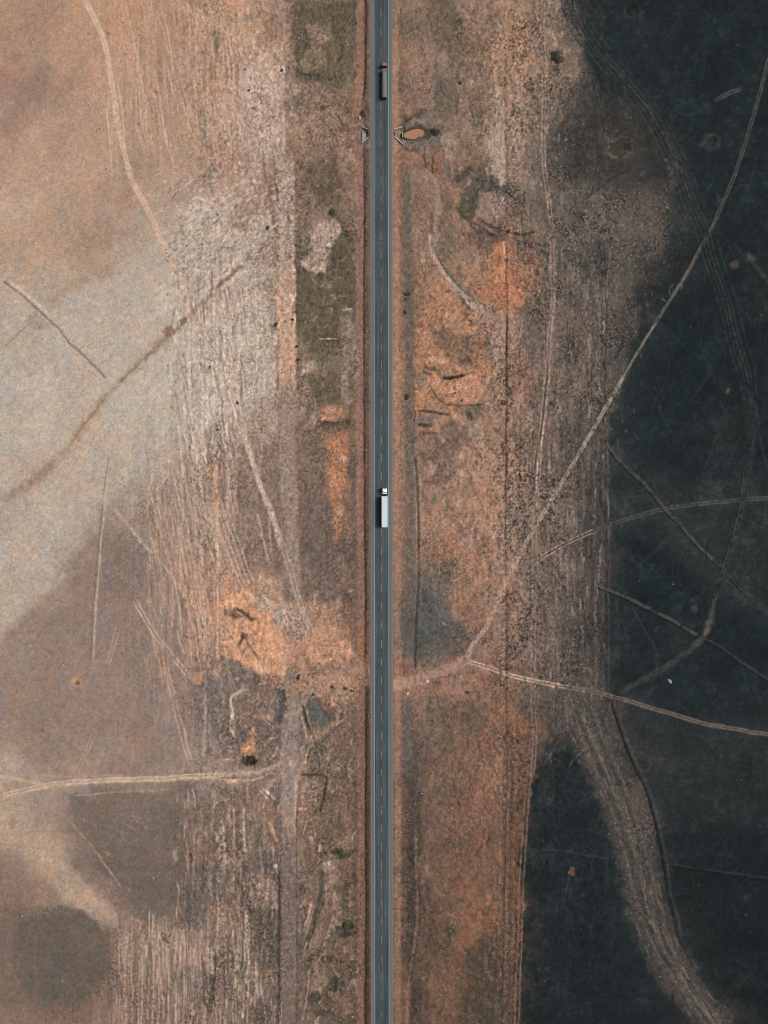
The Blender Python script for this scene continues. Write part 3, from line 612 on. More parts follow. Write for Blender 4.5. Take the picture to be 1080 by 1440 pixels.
# east verge
stroke([(557,-24),(558,200),(559,600),(560,1000),(559,1464)], 9, (148,115,96), .6, 3, seed=187, warp=.4, scrub=.5)
stroke([(562,10),(564,200),(566,380),(567,480)], 6, (120,92,78), .5, 3, seed=188, scrub=.6)
stroke([(573,250),(575,400),(576,520),(577,640),(577,760),(576,930)], 13, (100,92,84), .65, 4, rough=.5, seed=189, warp=.4, scrub=.8, furrow=.6)
stroke([(574,980),(573,1060),(574,1100)], 14, (100,95,88), .7, 4, seed=190, scrub=.6)
stroke([(584,640),(587,700),(589,780),(586,850),(583,945)], 2.6, (70,62,54), .7, 1.6, z=-.4, seed=191)
stroke([(589,640),(592,720),(594,780)], 3.4, (156,128,108), .55, 2, seed=192)
stroke([(589,1110),(586,1180),(594,1230),(602,1270),(606,1300),(596,1335),(586,1360)], 6, (82,72,62), .5, 4, z=-.25, rough=.7, seed=193)
stroke([(584,1160),(586,1230),(586,1300),(578,1360),(572,1400),(573,1464)], 3, (152,118,98), .6, 2, seed=194)
stroke([(569,1140),(570,1250),(568,1340)], 4, (110,88,76), .6, 2, seed=195)
stroke([(571,1380),(571,1464)], 10, (140,102,84), .5, 4, seed=196)
# muddy path and gullies in the orange ground
stroke([(598,205),(604,225),(612,250),(616,290),(612,335),(622,375),(645,405),(668,425),(690,442),(712,455),(730,470)], 7, (162,136,119), .75, 3, rough=.3, seed=197, name='muddy_path', scrub=.1)
stroke([(628,385),(648,406),(670,425)], 3, (104,92,82), .6, 2, z=-.3, seed=198)
stroke([(640,255),(655,240),(665,233)], 8, (78,70,60), .65, 4, seed=199); stroke([(640,290),(655,310),(672,325),(700,330)], 4, (86,74,64), .6, 3, z=-.3, seed=200)
stroke([(598,420),(600,470),(596,510)], 5, (186,130,96), .5, 4, seed=203)
for i in range(46):   # lumpy little mounds
    x = 600 + 78*random.random(); y = 400 + 165*random.random()
    spot(x, y, 2+2*random.random(), 1.6+1.5*random.random(), random.choice(((196,142,108),(92,72,58),(180,122,88))), .6, 2, z=random.choice((.3,-.3)))
stroke([(600,225),(606,235),(612,242)], 7, (128,84,64), .6, 3, z=-.4, seed=204); stroke([(613,215),(617,235),(615,250)], 6, (150,100,76), .6, 3, seed=205)
stroke([(712,75),(712,170),(713,250),(713,330)], 3.6, (84,77,69), .7, 1.8, rough=.75, warp=.8, seed=206)
stroke([(712,330),(713,420),(712,560),(711,700),(712,850),(713,1000),(712,1150),(708,1300),(704,1464)], 2, (82,68,58), .6, 1.4, z=-.25, rough=.6, seed=207)
stroke([(706,1060),(705,1200),(704,1300)], 5, (92,72,60), .4, 3, rough=.8, seed=208)
# long wheel tracks in the scrub east of the road
T775 = [(766,-24),(765,0),(764,60),(766,130),(765,200),(769,260),(776,320),(778,420),(774,470),(770,520),(762,600),(757,670),(752,720)]
stroke(T775, 7, (128,106,92), .4, 3, seed=209, name='wheel_track#4'); stroke(T775, 1.5, (172,142,122), .65, 1.1, ruts=4.5, rough=.5, seed=210)
stroke([(752,720),(752,820),(751,900),(751,1000),(752,1060),(748,1090)], 1.5, (164,138,120), .6, 1.1, ruts=5, rough=.5, seed=211, name='wheel_track#4')
stroke([(746,1080),(741,1130),(737,1200),(733,1270),(730,1350),(726,1464)], 1.7, (134,112,98), .75, 1.2, ruts=6, rough=.4, seed=212, name='wheel_track#5')
stroke([(716,1040),(716,1200),(714,1464)], 3, (116,86,68), .5, 2, seed=213)
for i, x in enumerate((833,838,846,853,857)):
    stroke([(x-2,340),(x,450),(x-1,600),(x,800),(x+1,990)], 1.7, ((58,56,53),(118,104,92),(62,60,56),(40,44,44),(92,82,74))[i], .55, 1.2, rough=.7, seed=214+i)
for i, x in enumerate((730,741,748,760,768,785,796,806,815,822)):
    stroke([(x,430+20*(i%4)),(x+2,600),(x-2,780),(x,950-30*(i%3))], 1.7, (150,126,108) if i % 2 else (62,58,54), .42, 1.4, rough=.85, seed=220+i, ends=40)
# big diagonal track, upper right to the road crossing
DIAG = [(1104,10),(1080,90),(1060,165),(1036,240),(1010,302),(990,342),(960,395),(925,450),(880,525),(830,612),(790,680),(760,730),(735,772),(715,815),(698,852),(680,888),(664,910),(655,928)]
stroke(DIAG, 5, (74,72,67), .4, 2, name='dirt_track#4', scrub=0, seed=231)
stroke(DIAG[:9], .9, (112,104,95), .7, .9, ruts=3.4, rough=.5, seed=232, warp=.15); stroke(DIAG[8:], 1.0, (184,160,142), .9, .9, ruts=3.4, rough=.45, seed=233, warp=.15)
stroke([(925,450),(880,525),(830,612),(790,680),(760,730),(735,772),(715,815)], 1.4, (172,150,132), .6, 1.0, rough=.5, seed=233, warp=.3)
stroke([(735,772),(715,815),(698,852),(680,888),(664,910),(655,928)], 6, (170,140,122), .75, 3, rough=.3, seed=234)
stroke([(1010,302),(960,395),(925,450)], 2, (170,140,118), .45, 1.2, seed=235)
BR = [(746,798),(750,793),(757,788),(790,768),(840,745),(900,725),(950,713),(1010,706),(1104,698)]
stroke(BR, 5, (88,80,74), .35, 2, name='dirt_track#5', seed=236); stroke(BR[:5], 1.2, (168,144,125), .75, 1.0, ruts=4.5, seed=237, warp=.3); stroke(BR[4:], .9, (96,92,86), .75, 1.1, ruts=4, seed=238, warp=.3)

XR = [(552,963),(575,960),(600,953),(630,942),(655,930)]
stroke(XR, 14, (166,132,113), .9, 4, rough=.2, name='dirt_track#6', scrub=0, seed=239)
XE = [(655,930),(690,940),(720,950),(760,960),(830,972),(880,985),(940,1003),(1000,1020),(1104,1037)]
stroke(XE, 6, (108,92,82), .5, 2.2, name='dirt_track#6', scrub=0, seed=240); stroke(XE[:5], 2, (196,162,138), .75, 1.3, ruts=4, rough=.3, seed=241, warp=.3); stroke(XE[4:], 1.0, (138,118,104), .8, 1.0, ruts=3.6, rough=.35, seed=242, warp=.3)
stroke([(600,958),(640,950),(680,945)], 2, (100,78,64), .5, 1.4, seed=243)
stroke([(450,935),(480,942),(503,944),(522,944)], 13, (164,128,110), .85, 4, rough=.2, name='dirt_track#7', scrub=0, seed=244)
stroke([(400,975),(425,962),(440,950),(460,942)], 10, (172,128,102), .55, 5, seed=245)
# faint lines across the burnt land
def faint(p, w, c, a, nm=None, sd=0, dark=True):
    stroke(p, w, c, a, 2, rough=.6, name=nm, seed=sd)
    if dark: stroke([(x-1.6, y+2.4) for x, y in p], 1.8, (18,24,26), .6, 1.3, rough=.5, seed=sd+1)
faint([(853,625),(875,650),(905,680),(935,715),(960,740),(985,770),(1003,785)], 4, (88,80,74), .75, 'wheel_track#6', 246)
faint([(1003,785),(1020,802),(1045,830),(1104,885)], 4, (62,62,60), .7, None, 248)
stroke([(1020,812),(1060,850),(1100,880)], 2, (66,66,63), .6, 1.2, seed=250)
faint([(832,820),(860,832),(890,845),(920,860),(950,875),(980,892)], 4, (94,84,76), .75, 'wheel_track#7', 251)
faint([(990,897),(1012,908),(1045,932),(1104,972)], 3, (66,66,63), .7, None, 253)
BAND = [(798,-24),(815,30),(842,72),(868,102),(895,133),(920,168),(940,207),(960,248),(975,290),(990,322),(1003,370),(1020,420),(1035,480),(1050,530),(1058,600),(1052,660),(1045,710),(1030,770),(1018,810),(1005,850),(996,888),(970,915),(935,940),(900,960),(868,977)]
stroke(BAND[:10], 26, (50,56,55), .5, 8, seed=255); stroke(BAND[9:17], 16, (44,51,50), .45, 6, seed=256)
stroke(BAND, 9, None, name='burnt_track')
for i, o in enumerate((-13,-9,-6,-3,-1,2,4,7,10,14)):
    p = [(x + o*(1 if y < 560 else .4), y - o*.5*(1 if y < 560 else .2)) for x, y in BAND]
    stroke(p[:20], 1.3, ((26,32,33),(72,72,68),(24,30,31),(60,63,61),(20,26,28),(84,78,72),(22,28,30),(64,66,63),(26,32,33),(66,66,63))[i], .6, 1.2, rough=.78, warp=.35, seed=400+i)
stroke([(x+3, y-1) for x, y in BAND[3:9]], 2.2, (108,92,82), .55, 2, rough=.95, warp=1.0, seed=259)
stroke(BAND[15:21], 4.5, (100,92,82), .6, 2.4, rough=.85, warp=1.0, seed=260); stroke(BAND[15:21], 1.6, (20,26,27), .6, 1.3, rough=.6, warp=.8, seed=262); stroke(BAND[19:25], 8, (78,75,69), .6, 3, rough=.6, seed=261)
spot(996, 882, 5, 12, (132,102,84), .65, 4, rot=.3); spot(978, 855, 5, 5, (86,72,62), .7, 4); spot(983, 905, 5, 7, (110,90,76), .5, 4, rot=.6)
stroke([(1010,330),(1040,350),(1062,390),(1078,430),(1104,480)], 3, (54,57,57), .5, 2, rough=.7, seed=262)
stroke([(1050,350),(1068,378),(1085,400)], 6, (78,74,70), .45, 4, rough=.7, seed=263)
stroke([(1066,590),(1072,625),(1084,660),(1104,690)], 2.5, (60,62,61), .5, 2, seed=264); stroke([(1060,560),(1070,600)], 2.5, (70,70,68), .5, 2, seed=265)
stroke([(888,850),(903,880),(918,905),(930,930)], 1.8, (64,66,65), .6, 1.2, rough=.5, seed=266); stroke([(920,890),(928,880)], 5, (74,74,72), .5, 3, seed=267)
stroke([(942,758),(905,790),(880,812)], 1.6, (62,62,60), .35, 1.2, seed=268)
stroke([(938,150),(970,160),(1003,143)], 3, (52,56,56), .5, 3, rough=.7, seed=269); stroke([(1003,142),(1022,132),(1046,122)], 2, (98,94,88), .65, 1.3, ruts=3.5, rough=.6, seed=270)
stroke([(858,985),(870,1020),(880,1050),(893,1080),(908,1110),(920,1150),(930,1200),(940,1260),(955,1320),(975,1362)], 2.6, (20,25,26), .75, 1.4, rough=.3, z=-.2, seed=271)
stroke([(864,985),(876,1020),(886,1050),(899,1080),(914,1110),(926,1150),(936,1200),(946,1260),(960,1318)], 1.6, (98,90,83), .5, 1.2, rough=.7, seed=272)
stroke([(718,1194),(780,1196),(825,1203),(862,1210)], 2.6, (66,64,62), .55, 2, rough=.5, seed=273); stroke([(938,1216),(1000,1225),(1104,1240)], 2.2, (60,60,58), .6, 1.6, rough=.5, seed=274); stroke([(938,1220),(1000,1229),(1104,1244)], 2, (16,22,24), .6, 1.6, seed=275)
stroke([(850,1213),(858,1232),(866,1246)], 1.8, (60,60,58), .5, 1.3, seed=276); stroke([(765,1390),(790,1410),(815,1435)], 2, (48,52,52), .5, 2, seed=277)
stroke([(905,1020),(1000,1038),(1070,1052)], 2.6, (58,60,59), .45, 2.4, rough=.8, seed=278)
stroke([(990,1200),(1010,1185),(1030,1160)], 1.4, (50,52,51), .4, 1.2, seed=279); stroke([(1005,1210),(1030,1240)], 1.4, (50,52,51), .4, 1.2, seed=280)
# unburnt band sweeping through the lower right
B2 = [(812,985),(838,1050),(868,1120),(893,1200),(910,1270),(935,1340),(975,1402),(1020,1464)]
stroke(B2, 50, (90,82,75), .62, 16, rough=.45, seed=281, name='unburnt_strip', scrub=.75, furrow=.2)
stroke([(778,985),(815,1030),(845,1080)], 22, (92,83,76), .5, 12, seed=282, scrub=.6)
for i, (o, c) in enumerate(((-14,(122,106,94)),(-7,(60,58,54)),(0,(142,122,108)),(4,(104,93,84)),(11,(58,56,53)),(17,(112,100,90)))):
    stroke([(x+o*(1 if y < 1300 else .75), y) for x, y in B2], 2.6, c, .55, 1.8, rough=.75, seed=283+i, ends=30)
stroke([(945,1370),(975,1402),(1012,1440),(1035,1464)], 10, (112,102,93), .5, 5, rough=.6, seed=290); stroke([(1000,1390),(1040,1420),(1080,1450)], 14, (52,52,50), .5, 9, seed=291)
# hollows with rusty rims in the burnt land
area(ell(872,208,22,16,-.35,16,.12,3), (112,88,76), .8, 3.5, warp=.4, seed=80, rs=4, rough=.8); area(ell(873,207,17,12,-.35,16,.12,4), (60,58,52), .9, 3, warp=.4, z=-.3, seed=81)
spot(882, 206, 5, 5, (36,38,36), .7, 3, z=-.2); spot(865, 210, 6, 4, (70,64,54), .6, 3)
area(ell(889,17,14,13,0,14,.2,5), (72,62,56), .6, 7, warp=.8, seed=82, rs=4, rough=.8); area(ell(889,12,9,10,0,14,.2,6), (26,30,30), .85, 5, warp=.8, z=-.4, seed=83)
area(ell(998,198,15,13,0,16,.2,7), (70,69,66), .75, 4, warp=.8, seed=84, rs=4); area(ell(998,197,10,8,0,16,.2,8), (36,38,36), .85, 4, warp=.6, z=-.5, seed=85)
spot(790, 163, 4, 5, (176,122,96), .75, 3); spot(1021, 545, 9, 9, (48,49,47), .7, 4); spot(1024, 549, 3, 5, (120,108,98), .8, 3); spot(1034, 372, 6, 6, (92,76,70), .7, 4); spot(1058, 362, 7, 6, (88,84,80), .6, 4)
spot(804, 1227, 5, 6, (150,106,82), .8, 4); stroke([(803,1232),(797,1255),(793,1275)], 3, (66,62,58), .6, 2, seed=292)
spot(1012, 282, 4, 14, (68,68,66), .4, 4); spot(1068, 428, 10, 10, (46,42,34), .6, 8)
spot(833, 943, 8, 7, (136,104,86), .55, 6); spot(700, 350, 8, 10, (196,120,80), .5, 6)
stroke([(783,215),(782,250),(784,300)], 3, (112,92,80), .5, 2, seed=293)
stroke([(690,120),(705,150),(700,220),(708,260)], 18, (172,150,134), .4, 12, seed=294); stroke([(760,200),(740,230),(722,260)], 16, (150,132,120), .4, 10, seed=295)
stroke([(790,60),(810,85),(800,120)], 14, (150,124,108), .5, 10, seed=296)

# ---------------- short scrapes, ruts and streaks
tq = random.Random(77)
def ticks(x0, x1, y0, y1, n, lean, spread, l0, l1, cols, a=.55, w=1.2, curve=.05, rough=.45):
    for i in range(n):
        x = tq.uniform(x0, x1); y = tq.uniform(y0, y1); L = l0 + (l1-l0)*tq.random()**2
        t = lean + tq.gauss(0, spread); dx, dy = math.sin(t)*L/2, math.cos(t)*L/2; k = tq.gauss(0, curve)*L
        if abs(x - 536) < 22 + abs(dx): continue
        c = tq.choice(cols); f = tq.uniform(.93, 1.07)
        stroke([(x-dx, y-dy), (x+k*math.cos(t), y-k*math.sin(t)), (x+dx, y+dy)], w*tq.uniform(.7, 1.5), tuple(v*f for v in c), a*tq.uniform(.5, 1.2), 1.2, rough=rough, warp=(.2 if spread < .2 else .4), ends=L*.3, seed=i % 60)
D2R = math.pi/180
ticks(215, 395, 245, 410, 230, 128*D2R, .22, 6, 30, [(208,190,174),(206,188,170),(122,106,94),(150,122,102)], .6, 1.3)
ticks(240, 345, 390, 640, 240, 6*D2R, .12, 8, 42, [(210,194,178),(206,190,174),(112,98,88)], .55, 1.3)
ticks(160, 335, 0, 215, 170, 8*D2R, .06, 14, 60, [(204,168,140),(200,164,136),(140,114,98)], .55, 1.1)
ticks(328, 400, 55, 240, 110, 14*D2R, .3, 6, 28, [(206,182,164),(200,174,154),(128,108,94)], .6, 1.6)
ticks(100, 330, 60, 330, 90, 20*D2R, .5, 4, 22, [(196,166,142),(150,124,106)], .4, 1.1)
ticks(205, 312, 620, 940, 240, 10*D2R, .07, 14, 64, [(198,168,147),(194,164,142),(206,158,128),(116,100,92)], .55, 1.2)
ticks(150, 335, 0, 230, 46, 9*D2R, .05, 60, 170, [(206,170,143),(200,166,140)], .6, .9, .03)
ticks(215, 335, 600, 940, 46, 11*D2R, .06, 70, 200, [(202,173,152),(198,168,146)], .6, .9, .03)
ticks(255, 345, 360, 640, 30, 9*D2R, .08, 50, 140, [(212,195,179),(134,116,102)], .55, 1.0, .03)
ticks(165, 390, 1290, 1450, 40, 1*D2R, .03, 60, 140, [(194,168,148),(96,86,77)], .6, 1.0, .02)
ticks(30, 220, 480, 820, 24, -35*D2R, .5, 40, 130, [(200,182,164),(150,130,114)], .35, .9, .03)
ticks(60, 240, 560, 1080, 80, 5*D2R, .5, 8, 40, [(182,160,142),(128,110,100)], .35, 1.1)
ticks(160, 395, 1295, 1455, 300, 1*D2R, .05, 12, 60, [(190,164,144),(184,158,138),(96,85,76)], .6, 1.3)
ticks(245, 395, 1112, 1300, 230, 3*D2R, .12, 6, 40, [(186,160,141),(92,83,75),(178,138,112),(90,82,76)], .6, 1.5)
ticks(60, 200, 1140, 1290, 60, 45*D2R, .3, 6, 26, [(188,164,142),(134,114,100)], .4, 1.1)
ticks(715, 858, 270, 1000, 460, 2*D2R, .09, 6, 44, [(64,60,55),(70,64,58),(172,146,127),(160,132,114)], .55, 1.3)
ticks(585, 712, 240, 1000, 330, 15*D2R, .8, 5, 26, [(92,78,68),(182,146,122),(96,88,80),(172,124,96)], .5, 1.5, .1)
ticks(592, 712, 1000, 1455, 330, 22*D2R, .45, 5, 28, [(88,72,60),(154,116,94),(80,74,64),(142,98,76)], .5, 1.5, .2)
ticks(418, 500, 100, 580, 220, 0, .9, 4, 20, [(88,80,66),(172,146,128),(96,86,72)], .5, 1.6, .1)
ticks(420, 500, 960, 1455, 330, 4*D2R, .35, 5, 26, [(84,76,64),(176,150,132),(90,80,68),(150,118,100)], .55, 1.6, .2)
ticks(300, 398, 940, 1085, 150, 0, .9, 5, 24, [(92,82,74),(178,140,115),(172,152,136),(96,88,82)], .6, 1.5, .12)
ticks(310, 500, 830, 965, 170, 45*D2R, .7, 4, 22, [(150,106,80),(212,164,132),(186,160,142),(120,94,76)], .5, 1.6, .12)
ticks(640, 800, 0, 260, 300, 3*D2R, .35, 3, 16, [(84,77,69),(92,84,75),(188,156,134)], .6, 1.8, .2)
ticks(560, 640, 0, 260, 120, 3*D2R, .3, 4, 20, [(96,82,72),(166,132,112)], .5, 1.5, .2)
ticks(860, 1085, 380, 1000, 200, 12*D2R, .5, 14, 90, [(54,60,60),(22,29,31),(64,66,63)], .35, 1.5, .08)
ticks(820, 1085, 0, 370, 120, -28*D2R, .35, 14, 80, [(50,56,56),(22,28,30),(68,66,62)], .35, 1.5, .08)
ticks(740, 880, 1070, 1450, 90, -14*D2R, .35, 14, 70, [(50,57,57),(22,28,30)], .35, 1.5, .1)
ticks(930, 1085, 1060, 1450, 90, 40*D2R, .6, 14, 80, [(46,53,53),(20,26,28)], .35, 1.5, .1)
ticks(770, 960, 280, 430, 220, 5*D2R, .3, 3, 14, [(140,126,112),(58,56,53),(128,112,98)], .5, 1.3, .2)
ticks(592, 708, 1010, 1455, 90, 32*D2R, .25, 14, 50, [(92,78,66),(88,80,68),(150,112,90)], .45, 4, .1, .6)
ticks(590, 712, 240, 800, 90, 8*D2R, .3, 12, 50, [(104,90,79),(178,142,120),(112,98,88)], .42, 4, .1, .6)
ticks(235, 395, 240, 420, 60, 120*D2R, .5, 8, 26, [(160,130,112),(150,122,104),(206,188,172)], .5, 4, .1, .6)
ticks(245, 395, 1110, 1300, 70, 3*D2R, .15, 14, 50, [(100,90,81),(182,156,138)], .45, 4, .1, .6)
ticks(420, 500, 960, 1455, 80, 4*D2R, .3, 10, 40, [(86,78,66),(172,146,128)], .45, 4, .1, .6)
for i in range(170):   # straw streaks inside the unburnt band
    k = tq.uniform(0, len(B2)-1.01); j0 = int(k); f = k-j0; ax, ay = B2[j0]; bx, by = B2[j0+1]
    x, y = ax+(bx-ax)*f + tq.gauss(0, 13), ay+(by-ay)*f; L = tq.uniform(6, 34); dx, dy = bx-ax, by-ay; m_ = math.hypot(dx, dy); dx, dy = dx/m_*L/2, dy/m_*L/2
    stroke([(x-dx,y-dy),(x,y),(x+dx,y+dy)], tq.uniform(.9,2), tq.choice([(138,120,106),(124,110,98),(48,48,46),(56,54,51)]), .6, 1.2, rough=.5, warp=.3, ends=L*.3, seed=i % 50)
# swirling scrapes and gullies in the orange ground
for p, w, c in (([(650,332),(662,318),(682,322),(700,335),(712,338)],2.4,(84,72,62)),([(664,298),(678,310),(694,310),(708,300),(713,284)],2.2,(86,76,66)),([(668,270),(690,264),(706,272)],2,(92,80,70)),
    ([(588,602),(610,604),(634,612),(652,630),(657,655),(648,680)],2.6,(90,77,67)),([(592,620),(612,620),(634,632),(642,652)],2,(150,116,95)),([(596,640),(615,640),(628,655)],2,(92,78,68)),
    ([(690,345),(698,362),(694,384),(704,402),(716,410)],2,(110,78,60)),([(716,345),(722,372),(734,392)],2,(120,86,66)),([(640,395),(664,418),(690,436),(716,448)],1.8,(98,86,76)),
    ([(600,250),(606,290),(602,330),(610,372),(606,400)],3,(168,132,110)),([(630,300),(638,330),(634,362)],2.6,(98,84,74)),([(618,420),(640,438),(660,462),(668,500)],2.2,(182,136,108)),
    ([(660,470),(672,500),(676,540),(670,566)],2.4,(104,84,70)),([(604,700),(616,740),(612,780)],3,(172,134,112)),([(650,680),(660,720),(655,770),(664,810)],3,(174,136,114)),([(690,600),(696,680),(690,760)],3,(168,132,110)),
    ([(612,985),(628,1010),(630,1040),(618,1065)],2.6,(92,76,66)),([(634,980),(646,1000),(644,1030)],2.4,(160,120,98)),([(600,985),(596,1010),(604,1040)],2.2,(150,112,92)),
    ([(668,1010),(655,1050),(640,1090),(634,1130)],4,(92,74,62)),([(690,1000),(682,1060),(690,1110)],3,(150,108,86)),([(700,1170),(670,1200),(640,1240),(628,1280)],3,(96,72,58)),([(712,1220),(690,1260),(660,1310)],3,(154,106,82)),
    ([(640,1340),(625,1380),(618,1430)],3,(74,64,54)),([(684,1380),(676,1420),(680,1455)],5,(64,60,52)),([(700,1330),(694,1370),(700,1410)],4,(70,64,56)),
    ([(432,160),(446,180),(470,186),(490,190)],2.4,(150,124,108)),([(450,210),(470,206),(490,200),(504,196)],2,(98,84,72)),([(420,215),(440,225),(450,245),(446,270)],2.6,(92,80,68)),([(430,300),(444,296),(458,302)],2.4,(172,148,130)),
    ([(372,100),(378,130),(392,160),(396,200)],3,(136,112,98)),([(360,140),(366,170),(376,200)],2.4,(210,186,168)),([(385,60),(380,90),(386,120)],3,(206,180,160)),([(372,240),(386,262),(384,300)],3,(108,88,76)),
    ([(420,600),(424,640),(432,680)],2,(160,132,114)),([(424,565),(430,590),(440,620),(452,650),(458,690)],3,(184,140,114)),([(418,860),(432,868),(450,862),(470,868)],2.4,(196,164,142)),([(404,905),(420,912),(440,905),(460,915),(480,912)],3,(206,150,118)),
    ([(346,955),(350,985),(352,1015),(349,1045)],5,(200,140,106)),([(384,955),(388,985),(384,1010)],3,(66,62,58)),([(366,945),(384,958),(402,962),(420,955)],4,(188,146,120))):
    if p[0][1] < 975 or p[0][0] < 500: continue
    stroke(p, w, c, .4, 2.4, rough=.7, warp=.7, z=(-.1 if sum(c) < 300 else .12), seed=int(p[0][0]) % 50)

_l = C.mean(axis=2); DET = np.clip(_l/np.maximum(boxblur(_l, 5), 3), .6, 1.45)**.9
# ---------------- patches surveyed closely: verges, diggings, washes
def zone(ox, oy, k, items):
    """kind, points, colour, alpha[, width]: A = patch, S = line, E = small round patch; local survey scale k"""
    for i, it in enumerate(items):
        t, p, c, a = it[:4]; dz = -.3 if sum(c) < 255 else 0.0
        if t == 'E':
            x, y, rx, ry = p; area(ell(ox+x/k, oy+y/k, rx/k, ry/k, 0, 14, .15, i+int(x)), c, a, 3.0, warp=.35, rough=.4, rs=5, seed=i, z=dz)
            continue
        q = [(ox+x/k, oy+y/k) for x, y in p]
        if t == 'A': area(q, c, a*.95, 5.5, warp=1.05, rough=.55, rs=7, seed=i, z=dz)
        else: stroke(q, it[4], c, a, 1.5, rough=(it[5] if len(it) > 5 else .4), warp=.5, seed=i % 50, z=dz)
# diggings west of the road crossing
zone(239, 731, 3.588, [
 ('A',[(640,600),(830,530),(910,640),(900,720),(760,740),(700,700)],(194,150,123),.7),('A',[(860,620),(915,640),(915,668),(870,665)],(210,150,116),.8),('A',[(720,690),(880,680),(890,725),(740,738)],(206,152,120),.7),
 ('A',[(560,470),(690,430),(720,480),(700,560),(600,620),(560,580)],(180,155,139),.75),('A',[(770,420),(850,400),(860,440),(790,470)],(186,155,136),.6),
 ('A',[(260,480),(300,520),(380,560),(330,620),(270,600)],(188,146,120),.75),
 ('A',[(245,430),(270,395),(340,355),(380,345),(405,380),(400,420),(360,450),(300,440),(260,460)],(218,166,130),.95),
 ('A',[(420,470),(500,480),(510,560),(565,620),(560,660),(500,700),(455,730),(440,680),(390,610),(380,570),(410,540)],(210,157,122),.95),
 ('A',[(245,630),(290,620),(330,660),(400,720),(460,770),(440,785),(370,740),(320,700),(250,690)],(214,162,127),.95),
 ('A',[(265,460),(320,445),(380,460),(430,515),(400,520),(330,500),(285,495)],(132,102,80),.85),('S',[(325,446),(370,470),(400,500),(425,520)],(74,64,56),.75,4.2,.45),('S',[(285,480),(330,492),(360,488)],(84,68,56),.7,2),
 ('S',[(375,582),(355,615),(335,642)],(96,80,68),.75,4.5,.45),('S',[(380,600),(415,655),(450,712)],(104,86,72),.7,3.4,.5),('E',(375,590,22,16),(88,74,64),.7),('A',[(340,640),(390,630),(440,710),(400,700)],(150,118,96),.6),
 ('A',[(455,260),(490,255),(550,340),(540,380),(490,370),(450,330)],(192,160,132),.85),('A',[(430,400),(520,390),(540,450),(440,470)],(194,169,149),.85),('A',[(520,480),(570,470),(575,540),(540,570),(515,540)],(184,164,150),.85),
 ('S',[(455,330),(470,300),(500,350)],(150,124,102),.6,1.8),('A',[(510,700),(560,690),(550,770),(510,760)],(206,150,116),.7),
 ('A',[(500,850),(580,860),(575,1012),(540,1012),(545,900)],(86,84,81),.8),('A',[(700,800),(900,790),(930,880),(840,920),(740,880)],(172,140,120),.6),('A',[(810,880),(860,900),(850,950),(810,930)],(204,150,118),.7),
 ('A',[(690,890),(740,900),(770,1012),(690,1012)],(98,101,98),.75)])
# west verge, upper part
zone(300, 0, 4.8, [
 ('A',[(550,0),(960,0),(960,430),(930,560),(840,590),(720,540),(700,500),(560,510),(535,480),(530,130),(550,90)],(102,91,73),.85),
 ('A',[(640,180),(700,130),(800,150),(800,260),(740,300),(760,430),(700,460),(590,460),(570,380),(640,330),(690,290),(640,250)],(160,132,112),.75),
 ('S',[(540,460),(600,490),(720,500)],(84,78,60),.8,5),('A',[(420,0),(530,0),(525,300),(430,300)],(184,150,130),.6),('A',[(900,150),(960,150),(960,650),(900,600)],(128,113,103),.5),
 ('S',[(290,480),(360,560),(420,760),(440,900),(430,1000)],(194,166,146),.6,17,.4),('E',(275,430,70,55),(202,174,154),.6),('E',(375,590,60,62),(203,177,159),.6),('E',(430,960,50,60),(198,170,150),.6),
 ('S',[(350,650),(390,740),(410,830)],(146,117,101),.8,2.2),('S',[(300,620),(320,670)],(130,104,90),.8,3),('S',[(265,700),(285,760)],(136,110,95),.7,2.4),('S',[(440,700),(460,770)],(146,118,102),.6,2.4),('S',[(310,820),(330,900)],(140,114,98),.6,2),
 ('A',[(0,1440),(0,1330),(150,1200),(330,1060),(340,1120),(250,1280),(140,1380)],(190,164,145),.65),
 ('A',[(330,1080),(420,1150),(430,1330),(400,1440),(160,1440),(150,1390),(260,1290),(330,1200)],(150,117,98),.8),('S',[(340,1080),(350,1180),(380,1300),(370,1360)],(108,84,70),.7,3.4),('S',[(400,1180),(430,1290),(435,1380)],(104,82,68),.75,2.4),('E',(395,1160,14,16),(196,166,146),.7),
 ('A',[(510,540),(600,540),(600,620),(520,640)],(194,164,145),.7),('A',[(600,540),(720,530),(830,600),(820,680),(640,690),(600,640)],(172,140,121),.6),
 ('A',[(640,1110),(700,1080),(850,1110),(860,1180),(820,1280),(850,1340),(760,1370),(640,1330),(600,1250)],(108,93,75),.8),('A',[(640,1200),(700,1180),(720,1260),(660,1280)],(150,125,107),.6),
 ('A',[(640,860),(660,900),(650,980),(620,1000),(600,920)],(128,100,84),.6),('S',[(640,850),(655,920),(640,980)],(112,88,74),.7,2),
 ('S',[(990,890),(880,880),(760,860)],(112,92,78),.8,1.6),('S',[(960,950),(880,990),(830,1030)],(112,92,78),.8,1.6),('S',[(960,920),(880,930),(800,900)],(118,97,82),.7,1.4),('S',[(940,890),(880,810),(850,800)],(112,92,78),.8,1.8),('S',[(980,900),(930,960),(900,1010)],(100,84,70),.7,1.6),
 ('A',[(760,910),(950,920),(960,960),(850,1010),(760,1000)],(180,138,112),.6),('E',(590,815,24,20),(118,92,76),.8),('E',(725,735,30,18),(90,82,66),.8),('A',[(840,1010),(960,990),(970,1180),(860,1110)],(176,136,114),.6),
 ('A',[(600,790),(860,740),(960,860),(760,850),(660,830)],(174,142,122),.5)])
